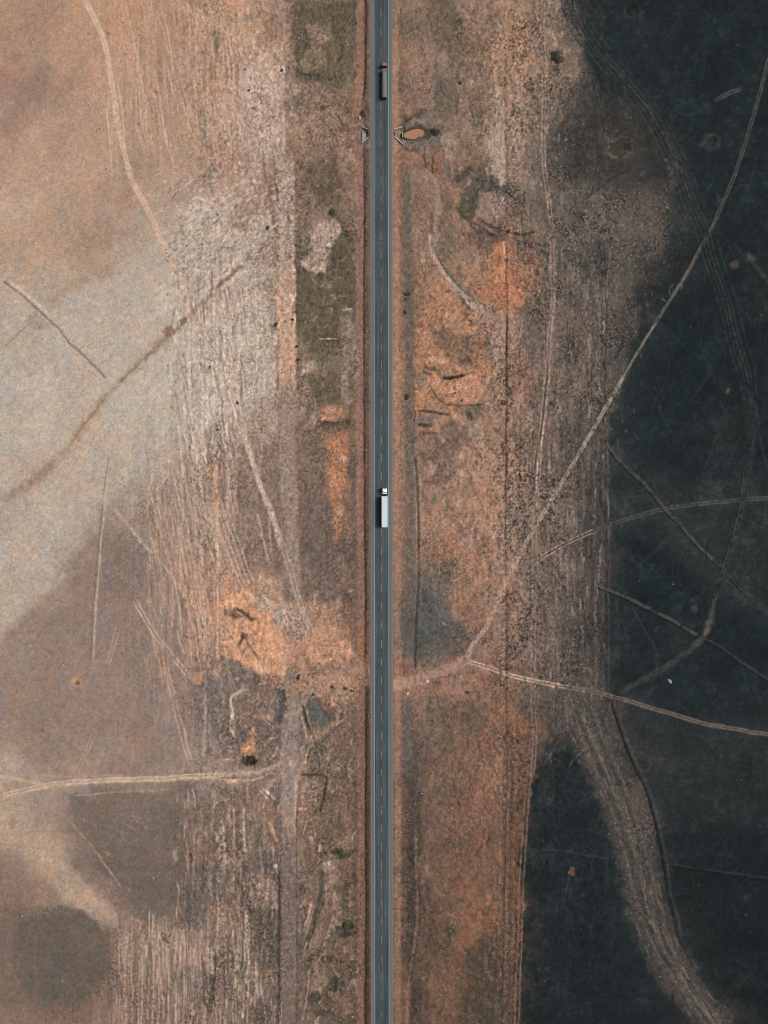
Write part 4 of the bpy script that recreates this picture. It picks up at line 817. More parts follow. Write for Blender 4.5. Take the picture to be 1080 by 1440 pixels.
zone(300, 300, 4.8, [
 ('A',[(440,0),(560,0),(560,360),(440,400)],(182,157,140),.5),
 ('A',[(580,380),(640,405),(730,390),(760,470),(700,460),(740,540),(800,530),(790,440),(770,390),(760,320),(800,260),(860,110),(900,90),(960,120),(950,560),(870,600),(850,700),(790,800),(760,850),(620,860),(570,820),(560,480)],(108,96,78),.88),
 ('A',[(720,50),(800,20),(850,50),(870,100),(820,200),(790,260),(760,310),(760,380),(700,390),(640,395),(600,350),(590,310),(660,300),(700,240),(650,180),(690,110)],(188,160,142),.92),('E',(680,190,24,60),(164,146,136),.6),
 ('A',[(650,670),(720,680),(700,720)],(170,140,122),.8),('A',[(780,570),(805,590),(790,605)],(172,146,128),.8),('A',[(700,440),(800,460),(780,530),(700,510)],(160,134,116),.7),
 ('A',[(580,370),(640,400),(600,415)],(86,80,62),.85),('A',[(690,390),(735,385),(730,425),(690,420)],(84,78,60),.85),('A',[(790,260),(850,280),(860,350),(800,360),(780,310)],(88,81,64),.8),('A',[(860,100),(900,90),(910,150),(860,140)],(84,78,62),.7),
 ('A',[(640,880),(740,870),(820,900),(870,960),(860,1090),(790,1090),(700,1000)],(122,106,88),.8),('A',[(650,1180),(730,1120),(830,1130),(830,1230),(760,1270),(650,1250)],(114,101,82),.85),('A',[(850,620),(950,620),(950,1300),(880,1280),(860,900)],(164,145,132),.6),
 ('A',[(440,400),(550,360),(560,500),(555,850),(555,1010),(550,1120),(440,1120),(435,900),(430,560)],(194,158,134),.8),('A',[(470,500),(550,500),(545,680),(480,700)],(204,175,153),.7),('A',[(440,850),(555,880),(555,1010),(440,1010)],(202,156,126),.75),('E',(500,620,26,22),(170,146,128),.6),
 ('A',[(440,1110),(550,1110),(550,1440),(430,1440)],(168,142,127),.75),('S',[(440,420),(434,600),(438,850)],(204,158,128),.7,2),('S',[(553,380),(556,600),(553,860)],(202,158,130),.6,2,.6),
 ('S',[(425,860),(420,1000),(430,1150),(410,1260)],(124,103,89),.75,2.4,.7),('S',[(565,860),(575,960),(560,1080),(570,1200)],(104,90,78),.7,2.4,.75),
 ('A',[(300,750),(350,725),(430,740),(420,800),(330,800)],(160,133,114),.8),('A',[(350,480),(420,460),(430,530),(370,540)],(162,135,116),.7),('A',[(350,560),(430,560),(430,650),(380,650)],(172,141,123),.7),('A',[(380,200),(430,190),(430,330),(380,340)],(166,136,118),.7),
 ('S',[(280,220),(350,190),(390,130)],(122,99,84),.8,2),('S',[(300,270),(340,220),(400,190)],(124,100,86),.8,2.2),('S',[(0,520),(80,440),(160,370),(220,310),(240,230)],(146,114,95),.75,4),('S',[(10,200),(40,300),(60,420),(75,500)],(150,120,102),.7,2.4),
 ('A',[(130,0),(280,0),(230,60),(160,130),(130,90)],(160,126,107),.75),('S',[(0,860),(50,930),(90,1050),(110,1180),(140,1300),(170,1400)],(202,177,158),.8,8,.25),('S',[(185,930),(186,1090),(185,1250)],(118,100,88),.8,1.2),
 ('A',[(60,260),(160,250),(150,330),(60,390)],(204,184,167),.6),('A',[(100,880),(170,860),(170,1000),(120,1020)],(206,187,171),.6),('A',[(180,1240),(400,1240),(420,1440),(190,1440)],(166,148,136),.5),
 ('S',[(700,850),(780,846),(850,850)],(178,156,138),.8,1.6),('S',[(700,862),(850,862)],(96,84,70),.7,1.4),('A',[(600,1000),(660,990),(680,1050),(600,1060)],(196,174,156),.7),('A',[(610,1340),(690,1300),(700,1440),(640,1440)],(186,150,128),.7),('A',[(720,1370),(900,1340),(915,1365),(730,1395)],(206,142,108),.7),('A',[(720,1400),(900,1390),(900,1440),(730,1440)],(88,78,62),.8)])
# east of the road: wash below the pond
zone(562, 169, 3.588, [
 ('A',[(60,130),(130,100),(120,200),(70,200)],(152,112,92),.75),('A',[(165,150),(205,160),(200,270),(170,270)],(158,112,88),.8),('A',[(130,120),(165,110),(165,250),(125,230)],(128,111,99),.75),('S',[(128,110),(122,180),(140,240)],(84,70,60),.7,2),('S',[(168,160),(166,230),(172,280)],(90,72,60),.7,2),
 ('A',[(205,80),(270,60),(290,150),(260,190),(210,120)],(182,156,137),.65),('A',[(440,120),(540,130),(530,330),(490,330),(440,270)],(174,150,133),.88),('A',[(440,0),(520,0),(535,130),(440,120)],(168,144,126),.5),('A',[(580,20),(650,30),(640,120),(600,180),(560,120)],(170,145,129),.55),('A',[(650,70),(720,90),(715,200),(660,190)],(112,106,99),.7),
 ('S',[(250,312),(310,275),(370,230)],(92,80,68),.85,7.5,.25),('A',[(260,350),(330,300),(300,340),(295,500),(265,480)],(168,128,104),.75),('A',[(310,330),(370,300),(365,460),(345,520),(300,480)],(94,86,71),.85),
 ('A',[(370,280),(460,260),(500,330),(440,370),(380,350)],(74,73,66),.85),('A',[(480,320),(540,330),(640,360),(620,420),(540,380)],(92,86,78),.6),
 ('A',[(380,395),(440,365),(540,380),(540,490),(440,490),(385,450)],(160,135,121),.9),('S',[(350,515),(400,530),(460,575),(500,582)],(84,72,62),.85,2.6),('S',[(400,490),(450,530),(540,560),(620,572),(700,560)],(80,69,60),.85,3.2,.3),('S',[(560,590),(640,620),(690,650)],(84,74,66),.7,2.4),
 ('A',[(540,520),(700,540),(680,560),(560,550)],(160,124,106),.7),('A',[(490,595),(550,600),(550,690),(500,670)],(206,152,114),.92),('A',[(450,750),(530,735),(540,830),(500,835),(460,790)],(206,147,109),.92),('A',[(500,850),(600,850),(610,900),(530,910)],(188,128,97),.8),('E',(597,932,26,18),(200,136,100),.8),('A',[(430,640),(490,640),(490,680),(430,670)],(100,93,88),.8),('A',[(550,690),(600,690),(600,760),(555,760)],(160,124,104),.6),
 ('A',[(190,580),(280,570),(300,650),(230,700),(170,660)],(116,103,89),.7),('A',[(95,650),(150,640),(190,750),(100,740)],(180,145,121),.8),('A',[(70,560),(150,480),(150,640),(90,660)],(150,122,104),.5),
 ('S',[(215,740),(270,800),(330,870),(390,930)],(120,107,95),.7,9,.3),('S',[(150,560),(155,650),(200,740),(270,830),(330,910),(400,970)],(178,150,131),.85,3.6,.3),('S',[(175,640),(205,720),(250,780)],(88,78,68),.6,2),
 ('A',[(180,880),(280,860),(285,1000),(180,1000)],(176,130,101),.75),('A',[(60,240),(160,250),(150,420),(80,440)],(134,116,103),.55),('A',[(100,230),(170,250),(165,310),(120,320)],(166,142,126),.6),('A',[(600,440),(700,420),(740,520),(640,560)],(112,102,92),.5)])
zone(550, 400, 4.8, [
 ('A',[(280,270),(420,310),(520,330),(600,360),(620,480),(520,520),(400,520),(300,440)],(114,93,77),.75),('A',[(310,80),(400,60),(440,180),(440,260),(380,270),(330,180)],(184,142,113),.75),('A',[(190,290),(260,270),(280,480),(200,540),(180,420)],(180,134,104),.8),('A',[(420,350),(500,370),(480,440),(400,430)],(160,118,93),.5),
 ('A',[(270,490),(340,500),(360,540),(310,570),(270,540)],(208,170,143),.85),('A',[(330,600),(390,550),(520,530),(540,560),(500,590),(340,620)],(156,120,97),.85),('S',[(335,628),(420,626),(505,604)],(58,51,44),.95,3.6,.15),('S',[(195,575),(240,600),(285,612)],(92,76,64),.8,2.4),('S',[(210,550),(260,575),(320,580)],(86,72,60),.7,2),('S',[(440,525),(530,505),(545,560)],(92,74,62),.7,2),
 ('A',[(270,650),(400,640),(550,650),(580,790),(430,805),(350,760),(290,700)],(200,149,119),.88),('A',[(200,720),(240,690),(260,760),(210,770)],(208,144,109),.85),('A',[(190,650),(240,660),(250,690),(200,700)],(172,142,118),.7),
 ('S',[(260,690),(290,760),(350,800),(400,840)],(146,121,91),.85,5,.2),('S',[(250,660),(290,740),(340,790),(420,815),(640,816)],(92,78,66),.8,2.2),('A',[(250,790),(300,780),(350,840),(300,850)],(186,148,118),.7),
 ('A',[(165,850),(280,865),(300,900),(270,940),(170,940)],(120,107,99),.85),('S',[(170,850),(250,855),(340,870),(410,885)],(72,62,54),.85,2.8),('S',[(170,946),(285,946)],(74,66,58),.85,4),('S',[(180,1004),(330,1000)],(92,76,66),.7,2.4),('S',[(170,972),(330,978)],(176,130,105),.75,2.6),('S',[(160,830),(158,940)],(86,72,62),.7,2),
 ('A',[(420,850),(450,860),(440,890),(510,950),(480,960),(420,900)],(200,144,109),.8),('A',[(370,920),(480,940),(520,1010),(500,1130),(420,1180),(330,1100),(350,980)],(108,95,85),.75),('A',[(470,830),(640,825),(650,880),(560,930),(490,900)],(104,91,81),.75),('E',(530,885,26,30),(82,74,66),.7),('E',(710,985,24,26),(88,76,67),.7),
 ('A',[(240,1170),(310,1200),(290,1300),(240,1310)],(182,149,126),.75),('A',[(520,980),(620,960),(680,1000),(660,1200),(540,1180)],(173,141,121),.65),('A',[(890,850),(960,850),(950,1000),(900,1000)],(175,151,135),.65),('A',[(580,640),(680,600),(760,700),(760,900),(660,900)],(160,130,112),.55),
 ('A',[(800,450),(960,460),(980,720),(880,760),(800,650)],(150,110,88),.65),('A',[(380,0),(430,0),(600,130),(700,240),(640,260),(520,160),(450,80)],(165,143,127),.85),('S',[(450,60),(520,150),(560,190)],(100,89,79),.8,4),('A',[(640,260),(760,180),(770,500),(700,560),(640,400)],(163,135,119),.65),('S',[(660,185),(720,165),(770,160)],(120,102,90),.7,4),
 ('A',[(860,110),(1080,0),(1080,480),(960,420),(880,260)],(100,88,78),.5),('S',[(780,180),(782,400),(780,620),(790,760)],(92,77,67),.85,2.2,.3),('S',[(785,760),(780,1000),(782,1440)],(104,86,74),.7,1.6),('E',(800,745,22,30),(84,74,64),.7),
 ('A',[(730,0),(790,0),(780,90),(735,80)],(198,132,98),.8),('E',(850,35,28,22),(196,132,98),.8),('E',(870,118,34,24),(192,130,98),.75),('S',[(820,120),(850,160),(890,150)],(84,70,60),.7,2),
 ('S',[(1065,520),(1040,720),(1010,980),(975,1200),(960,1400)],(78,69,61),.7,1.6),('S',[(1085,520),(1060,720),(1030,980),(995,1200),(980,1400)],(172,146,128),.7,1.5)])
# graded strip below the crossing and the ground beside it
zone(300, 930, 4.8, [
 ('A',[(80,0),(200,30),(240,120),(190,200),(120,210),(60,150)],(128,113,103),.7),('A',[(130,230),(400,200),(420,300),(400,560),(300,620),(180,560),(140,400)],(134,114,101),.55),
 ('S',[(230,185),(150,215),(115,260),(130,350),(110,440),(150,530)],(186,161,141),.85,3.6,.3),('A',[(240,420),(280,430),(275,540),(290,610),(240,630),(200,610),(220,520)],(210,152,113),.92),('A',[(270,330),(400,340),(410,375),(280,385)],(192,147,121),.75),('E',(250,668,46,26),(58,50,43),.92),('A',[(90,570),(180,560),(200,690),(120,680)],(178,143,122),.7),
 ('A',[(420,190),(480,190),(470,420),(430,440),(440,300)],(86,85,83),.88),
 ('A',[(0,760),(200,760),(340,720),(440,640),(470,560),(465,700),(400,770),(250,815),(0,825)],(158,135,121),.8),('S',[(0,800),(150,805),(280,800),(400,745)],(188,160,141),.7,1.8),('A',[(60,792),(160,792),(155,832),(70,832)],(216,158,118),.85),('S',[(440,560),(420,620),(370,680)],(184,152,132),.7,2.2),
 ('A',[(490,240),(580,240),(570,640),(560,760),(552,1000),(450,1000),(450,700),(480,480)],(158,137,125),.85),('A',[(450,960),(552,960),(550,1120),(500,1130),(455,1100)],(160,138,125),.7),('A',[(500,1050),(550,1050),(548,1190),(500,1190)],(186,150,128),.7),('A',[(450,1130),(550,1180),(550,1440),(450,1440)],(142,121,110),.85),('E',(515,690,14,26),(188,166,150),.8),('S',[(556,760),(552,1000),(550,1190)],(180,152,134),.7,1.6),('A',[(400,780),(450,760),(445,920),(400,900)],(126,116,110),.6),
 ('A',[(610,270),(720,280),(760,380),(700,450),(660,440)],(100,103,100),.92),('S',[(600,260),(630,370),(660,490),(650,540)],(184,157,136),.85,1.6,.25),('S',[(590,275),(616,370),(640,480)],(78,70,60),.85,2.4,.25),('S',[(583,340),(606,430),(636,540)],(180,153,132),.8,1.4,.3),('S',[(650,560),(625,640),(610,710)],(180,153,132),.8,1.4,.3),('S',[(640,600),(630,680),(618,720)],(90,80,68),.7,1.4),('S',[(690,570),(718,650),(730,720)],(186,158,138),.85,1.6,.25),('S',[(678,575),(704,650),(716,715)],(88,76,66),.75,1.5),
 ('S',[(650,560),(720,500),(800,440),(900,400)],(156,128,111),.85,6,.2),('S',[(690,580),(760,510),(830,450),(890,415)],(92,80,70),.7,1.8),
 ('S',[(570,765),(640,768),(760,780),(755,860),(735,950),(715,1040)],(84,74,63),.88,3.2,.25),('A',[(590,800),(730,800),(710,980),(600,980)],(174,145,127),.75),('S',[(560,1005),(640,1000)],(190,148,124),.7,4),('S',[(640,1060),(720,1068)],(160,118,96),.7,4),('S',[(640,1070),(620,1130),(600,1180)],(176,148,128),.7,1.8),
 ('S',[(320,850),(380,900),(430,950)],(196,174,156),.85,3,.25),('S',[(290,860),(340,900),(370,940)],(182,158,140),.7,1.6),('S',[(340,885),(390,935),(425,965)],(96,86,78),.6,1.6),('S',[(370,1060),(400,1150),(440,1230)],(188,140,113),.8,4),
 ('A',[(850,780),(940,780),(940,960),(850,960)],(120,97,79),.75),('A',[(820,1280),(920,1290),(920,1360),(800,1350)],(92,84,65),.85),('E',(770,1385,36,28),(186,162,145),.7),('A',[(250,1300),(380,1270),(420,1350),(380,1440),(240,1440)],(112,101,93),.75),('A',[(40,1100),(70,1100),(70,1440),(30,1440)],(188,164,144),.6),('S',[(135,980),(136,1120),(135,1260)],(188,146,120),.7,2),('S',[(205,980),(200,1150),(215,1300)],(188,164,145),.65,3),('E',(410,1388,16,14),(192,170,150),.8)])
zone(230, 1180, 3.927, [
 ('A',[(200,150),(360,160),(350,350),(270,340),(170,500),(90,480),(130,300)],(102,94,87),.6),('A',[(480,200),(600,230),(610,340),(500,370)],(168,143,125),.65),('A',[(470,60),(600,60),(610,140),(550,200),(480,180)],(114,100,92),.7),('A',[(360,180),(400,180),(400,300),(365,320)],(182,146,119),.7),('A',[(300,90),(390,110),(390,170),(310,160)],(182,155,137),.6),
 ('A',[(100,560),(230,560),(240,680),(150,700),(100,640)],(174,142,124),.75),('A',[(240,370),(400,360),(400,520),(240,540)],(172,140,121),.5),('A',[(60,690),(230,720),(230,860),(40,800)],(118,107,96),.5),
 ('A',[(500,400),(640,380),(635,700),(560,720),(500,560)],(94,86,75),.8),('S',[(628,180),(632,400),(630,1021)],(76,69,60),.8,3),
 ('A',[(640,0),(740,0),(735,500),(725,1021),(635,1021),(640,500)],(124,107,97),.88),('S',[(742,0),(744,200)],(160,138,124),.7,2),('A',[(740,260),(762,260),(762,1021),(740,1021)],(86,78,68),.75),
 ('S',[(850,170),(872,230),(868,330),(832,450),(785,580),(760,640)],(90,82,70),.72,9,.35),('S',[(820,340),(795,430),(767,512)],(188,154,132),.85,2.2,.2),('S',[(795,570),(775,620)],(186,152,130),.7,2),('S',[(800,720),(795,870),(765,1021)],(172,146,128),.7,2),
 ('E',(1012,505,60,46),(66,66,52),.88),('E',(985,90,60,34),(82,80,62),.85),('E',(950,820,42,56),(78,74,60),.85),('E',(830,890,40,26),(72,70,62),.85),('E',(875,970,50,20),(76,72,64),.8),('E',(1000,330,22,90),(88,80,66),.6),('E',(910,670,50,30),(90,82,68),.7),('E',(1050,230,18,40),(84,77,64),.7),('A',[(810,740),(900,750),(900,860),(830,860)],(166,136,117),.65),('A',[(940,880),(1050,880),(1040,1000),(940,960)],(160,122,100),.6),('E',(905,160,40,30),(178,152,135),.7),('A',[(890,220),(980,200),(970,330),(890,340)],(164,138,120),.6),
 ('A',[(250,600),(275,590),(276,660),(262,750),(235,710),(236,650)],(192,180,164),.85),('A',[(408,600),(422,650),(432,690),(425,735),(400,738),(396,680)],(194,182,166),.85),('S',[(450,380),(465,480),(470,600),(460,780)],(180,163,146),.7,4,.4),('S',[(280,600),(280,700),(272,760)],(88,79,70),.8,3),('S',[(436,650),(440,740)],(92,82,72),.7,2),('S',[(265,750),(262,860),(238,1000)],(94,84,74),.8,7,.3),('S',[(485,480),(490,640)],(100,90,78),.6,3),
 ('A',[(400,780),(480,790),(480,900),(440,980),(400,900)],(188,158,138),.8),('A',[(498,640),(515,640),(535,860),(530,905),(508,880)],(180,151,132),.8),('A',[(280,860),(390,860),(380,1021),(270,1021)],(150,126,110),.5)])

zone(0, 0, 1.0, [
 ('A',[(422,600),(462,600),(466,840),(426,822)],(120,103,93),.55),('A',[(342,640),(388,620),(396,790),(372,785)],(132,115,105),.5),
 ('A',[(391,560),(416,560),(418,700),(421,842),(412,856),(400,780),(391,640)],(162,139,125),.9),('S',[(391,560),(392,650),(400,770)],(122,105,95),.6,1.6),
 ('A',[(706,1040),(730,1040),(724,1300),(720,1470),(698,1470),(704,1250)],(98,80,69),.75),
 ('S',[(268,440),(285,463),(303,485),(314,510),(323,545),(335,590),(348,630),(365,680),(383,730),(396,765)],(180,157,141),.6,6.0,.35),('S',[(288,458),(307,482),(319,508),(328,544),(341,590),(355,632)],(194,172,155),.6,1.3,.45),('S',[(281,467),(298,488),(309,512),(317,546),(329,590)],(138,118,104),.6,1.3,.4),
 ('S',[(568,178),(580,171),(596,169),(608,174),(612,186),(604,198),(588,201),(572,198),(562,190),(568,178)],(122,109,98),.9,8,.15),('S',[(606,168),(622,156),(632,140),(640,120)],(118,105,92),.7,9,.3),('A',[(602,180),(612,179),(616,186),(606,191)],(60,55,50),.8),('S',[(566,172),(580,164),(592,160)],(88,80,66),.7,4,.3),('S',[(563,203),(578,210),(592,206)],(92,80,68),.6,4,.4)])
for i, x in enumerate((702, 707, 712, 717, 722)): stroke([(x+4,1030),(x+2,1200),(x-3,1464)], 1.4, ((150,116,96),(70,60,53),(142,108,90),(66,60,55),(134,108,94))[i], .7, 1.2, rough=.55, warp=.25, seed=i+5)
area([(230,350),(300,290),(388,235),(392,330),(392,520),(330,560),(262,560),(236,450)], (184,163,145), .38, 26, warp=1.3, rough=.5, seed=95)
area([(322,60),(360,40),(402,60),(404,235),(370,240),(336,180)], (182,152,132), .4, 24, warp=1.3, rough=.5, seed=96)
area([(946,222),(985,295),(1000,345),(955,360),(930,330),(944,280)], (42,48,48), .65, 18, warp=1.2, rough=.5, seed=97)
area([(592,1160),(712,1180),(714,1470),(584,1470),(588,1300)], (112,91,75), .5, 30, warp=1.5, rough=.7, rs=16, seed=93)
area([(600,1020),(712,1010),(714,1170),(600,1160)], (134,106,89), .4, 26, warp=1.5, rough=.7, rs=16, seed=94)
for p, c, a in (([(600,1120),(630,1090),(650,1110),(625,1150)],(96,88,76),.6),([(615,1185),(650,1160),(665,1180),(630,1210)],(92,82,70),.55),([(590,1165),(604,1160),(606,1230),(592,1240)],(160,122,100),.6),([(660,1095),(700,1060),(708,1100),(670,1130)],(158,120,98),.5),([(640,1290),(690,1250),(706,1280),(660,1330)],(148,104,78),.55),([(598,1300),(640,1310),(630,1350),(600,1350)],(84,74,62),.6),([(655,1335),(706,1320),(710,1450),(650,1450)],(74,68,57),.65),([(600,1380),(640,1370),(640,1430),(604,1440)],(136,100,78),.5),([(580,1180),(590,1180),(588,1280),(578,1270)],(70,64,56),.6),([(604,975),(626,985),(622,1040),(604,1030)],(104,90,78),.6),([(640,985),(700,990),(690,1030),(650,1040)],(90,84,76),.5)):
    area(p, c, a, 9, warp=1.3, rough=.7, rs=8, seed=int(p[0][0]) % 90)
ticks(768, 900, 115, 290, 150, 3*D2R, .2, 6, 26, [(48,50,49),(88,80,72),(78,72,66)], .5, 1.6)
ticks(740, 830, 1000, 1075, 110, -20*D2R, .3, 5, 22, [(40,46,46),(104,90,80),(112,96,84)], .55, 1.7)
ticks(845, 905, 400, 620, 110, 20*D2R, .3, 5, 24, [(40,46,46),(96,86,76),(36,43,44)], .5, 1.8)
ticks(835, 872, 620, 1000, 120, 2*D2R, .12, 6, 30, [(40,46,46),(100,88,78),(36,43,44)], .5, 1.6)
DET = None
# weathering over everything alike
g4 = sn(4.5, 4.5, 571, 3, .65); g5 = rng.normal(0, 1, GX.shape); m5 = .45 + .65*mid
C *= (1 + .03*g5*m5 + .055*g4*m5 + .035*sn(2.2, 2.2, 572, 1)*m5)[..., None]
# ---------------- relief near the road and the culvert
def roadc(py): return 535.9 + 1.3*(py/1440.0)        # centre line of the carriageway (plan)
RC = roadc(GY); off = np.abs(GX - RC)
emb = sstep(15.5, 27, off)
Z = Z*sstep(17, 24, off) - 1.0*emb - .06
def dig_pit(cx, cy, rx, ry, d):
    global Z
    r = sl(cx-rx*2.2, cx+rx*2.2, cy-ry*2.2, cy+ry*2.2)
    q = np.hypot((GX[r]-cx)/rx, (GY[r]-cy)/ry); Z[r] -= d*(1-sstep(.45, 1.5, q))
dig_pit(511.5, 187.5, 7, 9, 1.3); dig_pit(563, 187, 9, 9, 1.1); dig_pit(582, 185, 22, 11, 1.5)
dig_pit(512, 158, 6, 9, .6)
flat = np.abs(GX - RC) < 16.2
Z[flat] = -.06
# beyond the survey the land rolls away
far = np.maximum(np.maximum(-GX, GX-1080), np.maximum(-GY, GY-1440))
Z = np.where(far > 200, -1.0 + .25*sn(70,70,530,2), Z)

# ------------------------------------------------------------------ cut the one land sheet into named pieces
ALB = np.clip(s2l(np.clip(C, 6, 250)) / E_LIGHT, .004, .8)
WXv = (GX-540)*S; WYv = (720-GY)*S
P = np.stack([WXv, WYv, Z], axis=-1).reshape(-1, 3)
e1 = np.stack(np.gradient(P.reshape(NR, NC, 3), axis=1)) if False else np.gradient(P.reshape(NR, NC, 3), axis=1)
e0 = np.gradient(P.reshape(NR, NC, 3), axis=0)
NV = np.cross(e1, -e0); NV /= np.linalg.norm(NV, axis=-1, keepdims=True) + 1e-12; NV = NV.reshape(-1, 3)
NV[NV[:, 2] < 0] *= -1
idx = np.arange(NR*NC).reshape(NR, NC)
quads = np.stack([idx[1:, :-1], idx[1:, 1:], idx[:-1, 1:], idx[:-1, :-1]], axis=-1).reshape(-1, 4)
A3 = ALB.reshape(-1, 3); SCf = SCE.reshape(-1)
LF = LAB.reshape(-1)
LAND_LABELS = {
 'dirt_track#1': 'pale two-rut dirt track curving down the upper left field', 'dirt_track#2': 'sandy dirt track running west from the graded strip at lower left',
 'dirt_track#3': 'short brown dirt track between the graded strip and the drain', 'dirt_track#4': 'long straight two-rut dirt track slanting through the burnt land at right',
 'dirt_track#5': 'thin curving two-rut track branching east from the slanting track', 'dirt_track#6': 'reddish dirt track leaving the road eastward',
 'dirt_track#7': 'short reddish dirt crossing joining the road from the west'}
for k, nm in enumerate(LAB_NAMES):
    fm = LF == k
    if not fm.any(): continue
    q = quads[fm]; used, inv = np.unique(q.reshape(-1), return_inverse=True)
    nv, nf = len(used), len(q)
    me = bpy.data.meshes.new(nm.split('#')[0])
    me.vertices.add(nv); me.vertices.foreach_set('co', P[used].astype(np.float32).ravel())
    me.loops.add(nf*4); me.loops.foreach_set('vertex_index', inv.astype(np.int32).ravel())
    me.polygons.add(nf); me.polygons.foreach_set('loop_start', np.arange(0, nf*4, 4, dtype=np.int32))
    me.polygons.foreach_set('loop_total', np.full(nf, 4, dtype=np.int32))
    me.update(calc_edges=True)
    me.polygons.foreach_set('use_smooth', np.ones(nf, dtype=bool))
    ca = me.attributes.new('soil', 'FLOAT_COLOR', 'POINT')
    ca.data.foreach_set('color', np.concatenate([A3[used], np.ones((nv, 1))], axis=1).astype(np.float32).ravel())
    sa = me.attributes.new('scrub', 'FLOAT', 'POINT'); sa.data.foreach_set('value', SCf[used].astype(np.float32))
    me.normals_split_custom_set_from_vertices(NV[used].astype(np.float32))
    me.materials.append(M_EARTH)
    o = bpy.data.objects.new(nm.split('#')[0], me); col.objects.link(o)
    tag(o, LAND_LABELS.get(nm), None, None, 'structure')

def height(px, py):
    i = int(np.clip(np.searchsorted(xs, px), 1, NC-1)); j = int(np.clip(np.searchsorted(ys, py), 1, NR-1))
    return float(Z[j, i])

# ------------------------------------------------------------------ the road
def road_material():
    m, nt, b = new_mat('asphalt'); L = nt.links.new; N = nt.nodes.new
    b.inputs['Roughness'].default_value = 0.85; b.inputs['Specular IOR Level'].default_value = 0.25
    tc = N('ShaderNodeTexCoord')
    mp = N('ShaderNodeMapping'); mp.inputs['Scale'].default_value = (1.6, 0.02, 1); L(tc.outputs['Object'], mp.inputs['Vector'])
    n1 = N('ShaderNodeTexNoise'); n1.inputs['Scale'].default_value = 1.0; n1.inputs['Detail'].default_value = 4; L(mp.outputs[0], n1.inputs['Vector'])
    mp2 = N('ShaderNodeMapping'); mp2.inputs['Scale'].default_value = (0.03, 0.06, 1); L(tc.outputs['Object'], mp2.inputs['Vector'])
    n2 = N('ShaderNodeTexNoise'); n2.inputs['Scale'].default_value = 1.0; n2.inputs['Detail'].default_value = 3; L(mp2.outputs[0], n2.inputs['Vector'])
    n3 = N('ShaderNodeTexNoise'); n3.inputs['Scale'].default_value = 2.5; n3.inputs['Detail'].default_value = 6; L(tc.outputs['Object'], n3.inputs['Vector'])
    cr = N('ShaderNodeValToRGB'); e = cr.color_ramp.elements
    e[0].position = .33; e[0].color = alb(50,62,65); e[1].position = .68; e[1].color = alb(86,93,93); L(n1.outputs['Fac'], cr.inputs[0])
    def scl(src, lo, hi, colr):
        r = N('ShaderNodeMapRange'); r.inputs['From Min'].default_value = .3; r.inputs['From Max'].default_value = .7
        r.inputs['To Min'].default_value = lo; r.inputs['To Max'].default_value = hi; L(src, r.inputs['Value'])
        v = N('ShaderNodeVectorMath'); v.operation = 'SCALE'; L(colr, v.inputs[0]); L(r.outputs[0], v.inputs['Scale']); return v.outputs[0]
    c = scl(n2.outputs['Fac'], .82, 1.16, cr.outputs[0]); c = scl(n3.outputs['Fac'], .86, 1.14, c)
    L(c, b.inputs['Base Color'])
    return m
def shoulder_material():
    m, nt, b = new_mat('shoulder_gravel'); L = nt.links.new; N = nt.nodes.new
    b.inputs['Roughness'].default_value = 0.9; b.inputs['Specular IOR Level'].default_value = 0.15
    tc = N('ShaderNodeTexCoord'); sp = N('ShaderNodeSeparateXYZ'); L(tc.outputs['Object'], sp.inputs[0])
    ab = N('ShaderNodeMath'); ab.operation = 'ABSOLUTE'; L(sp.outputs['X'], ab.inputs[0])
    n1 = N('ShaderNodeTexNoise'); n1.inputs['Scale'].default_value = .35; n1.inputs['Detail'].default_value = 6; L(tc.outputs['Object'], n1.inputs['Vector'])
    ad = N('ShaderNodeMath'); ad.operation = 'MULTIPLY_ADD'; L(n1.outputs['Fac'], ad.inputs[0]); ad.inputs[1].default_value = 1.6; L(ab.outputs[0], ad.inputs[2])
    r = N('ShaderNodeMapRange'); r.inputs['From Min'].default_value = 5.1; r.inputs['From Max'].default_value = 6.3; L(ad.outputs[0], r.inputs['Value'])
    mx = N('ShaderNodeMix'); mx.data_type = 'RGBA'; L(r.outputs[0], mx.inputs['Factor'])
    mx.inputs['A'].default_value = alb(102,110,109); mx.inputs['B'].default_value = alb(132,114,100)
    n3 = N('ShaderNodeTexNoise'); n3.inputs['Scale'].default_value = 1.7; n3.inputs['Detail'].default_value = 6; L(tc.outputs['Object'], n3.inputs['Vector'])
    r3 = N('ShaderNodeMapRange'); r3.inputs['From Min'].default_value = .3; r3.inputs['From Max'].default_value = .7; r3.inputs['To Min'].default_value = .82; r3.inputs['To Max'].default_value = 1.18; L(n3.outputs['Fac'], r3.inputs['Value'])
    v = N('ShaderNodeVectorMath'); v.operation = 'SCALE'; L(mx.outputs['Result'], v.inputs[0]); L(r3.outputs[0], v.inputs['Scale'])
    L(v.outputs[0], b.inputs['Base Color']); return m
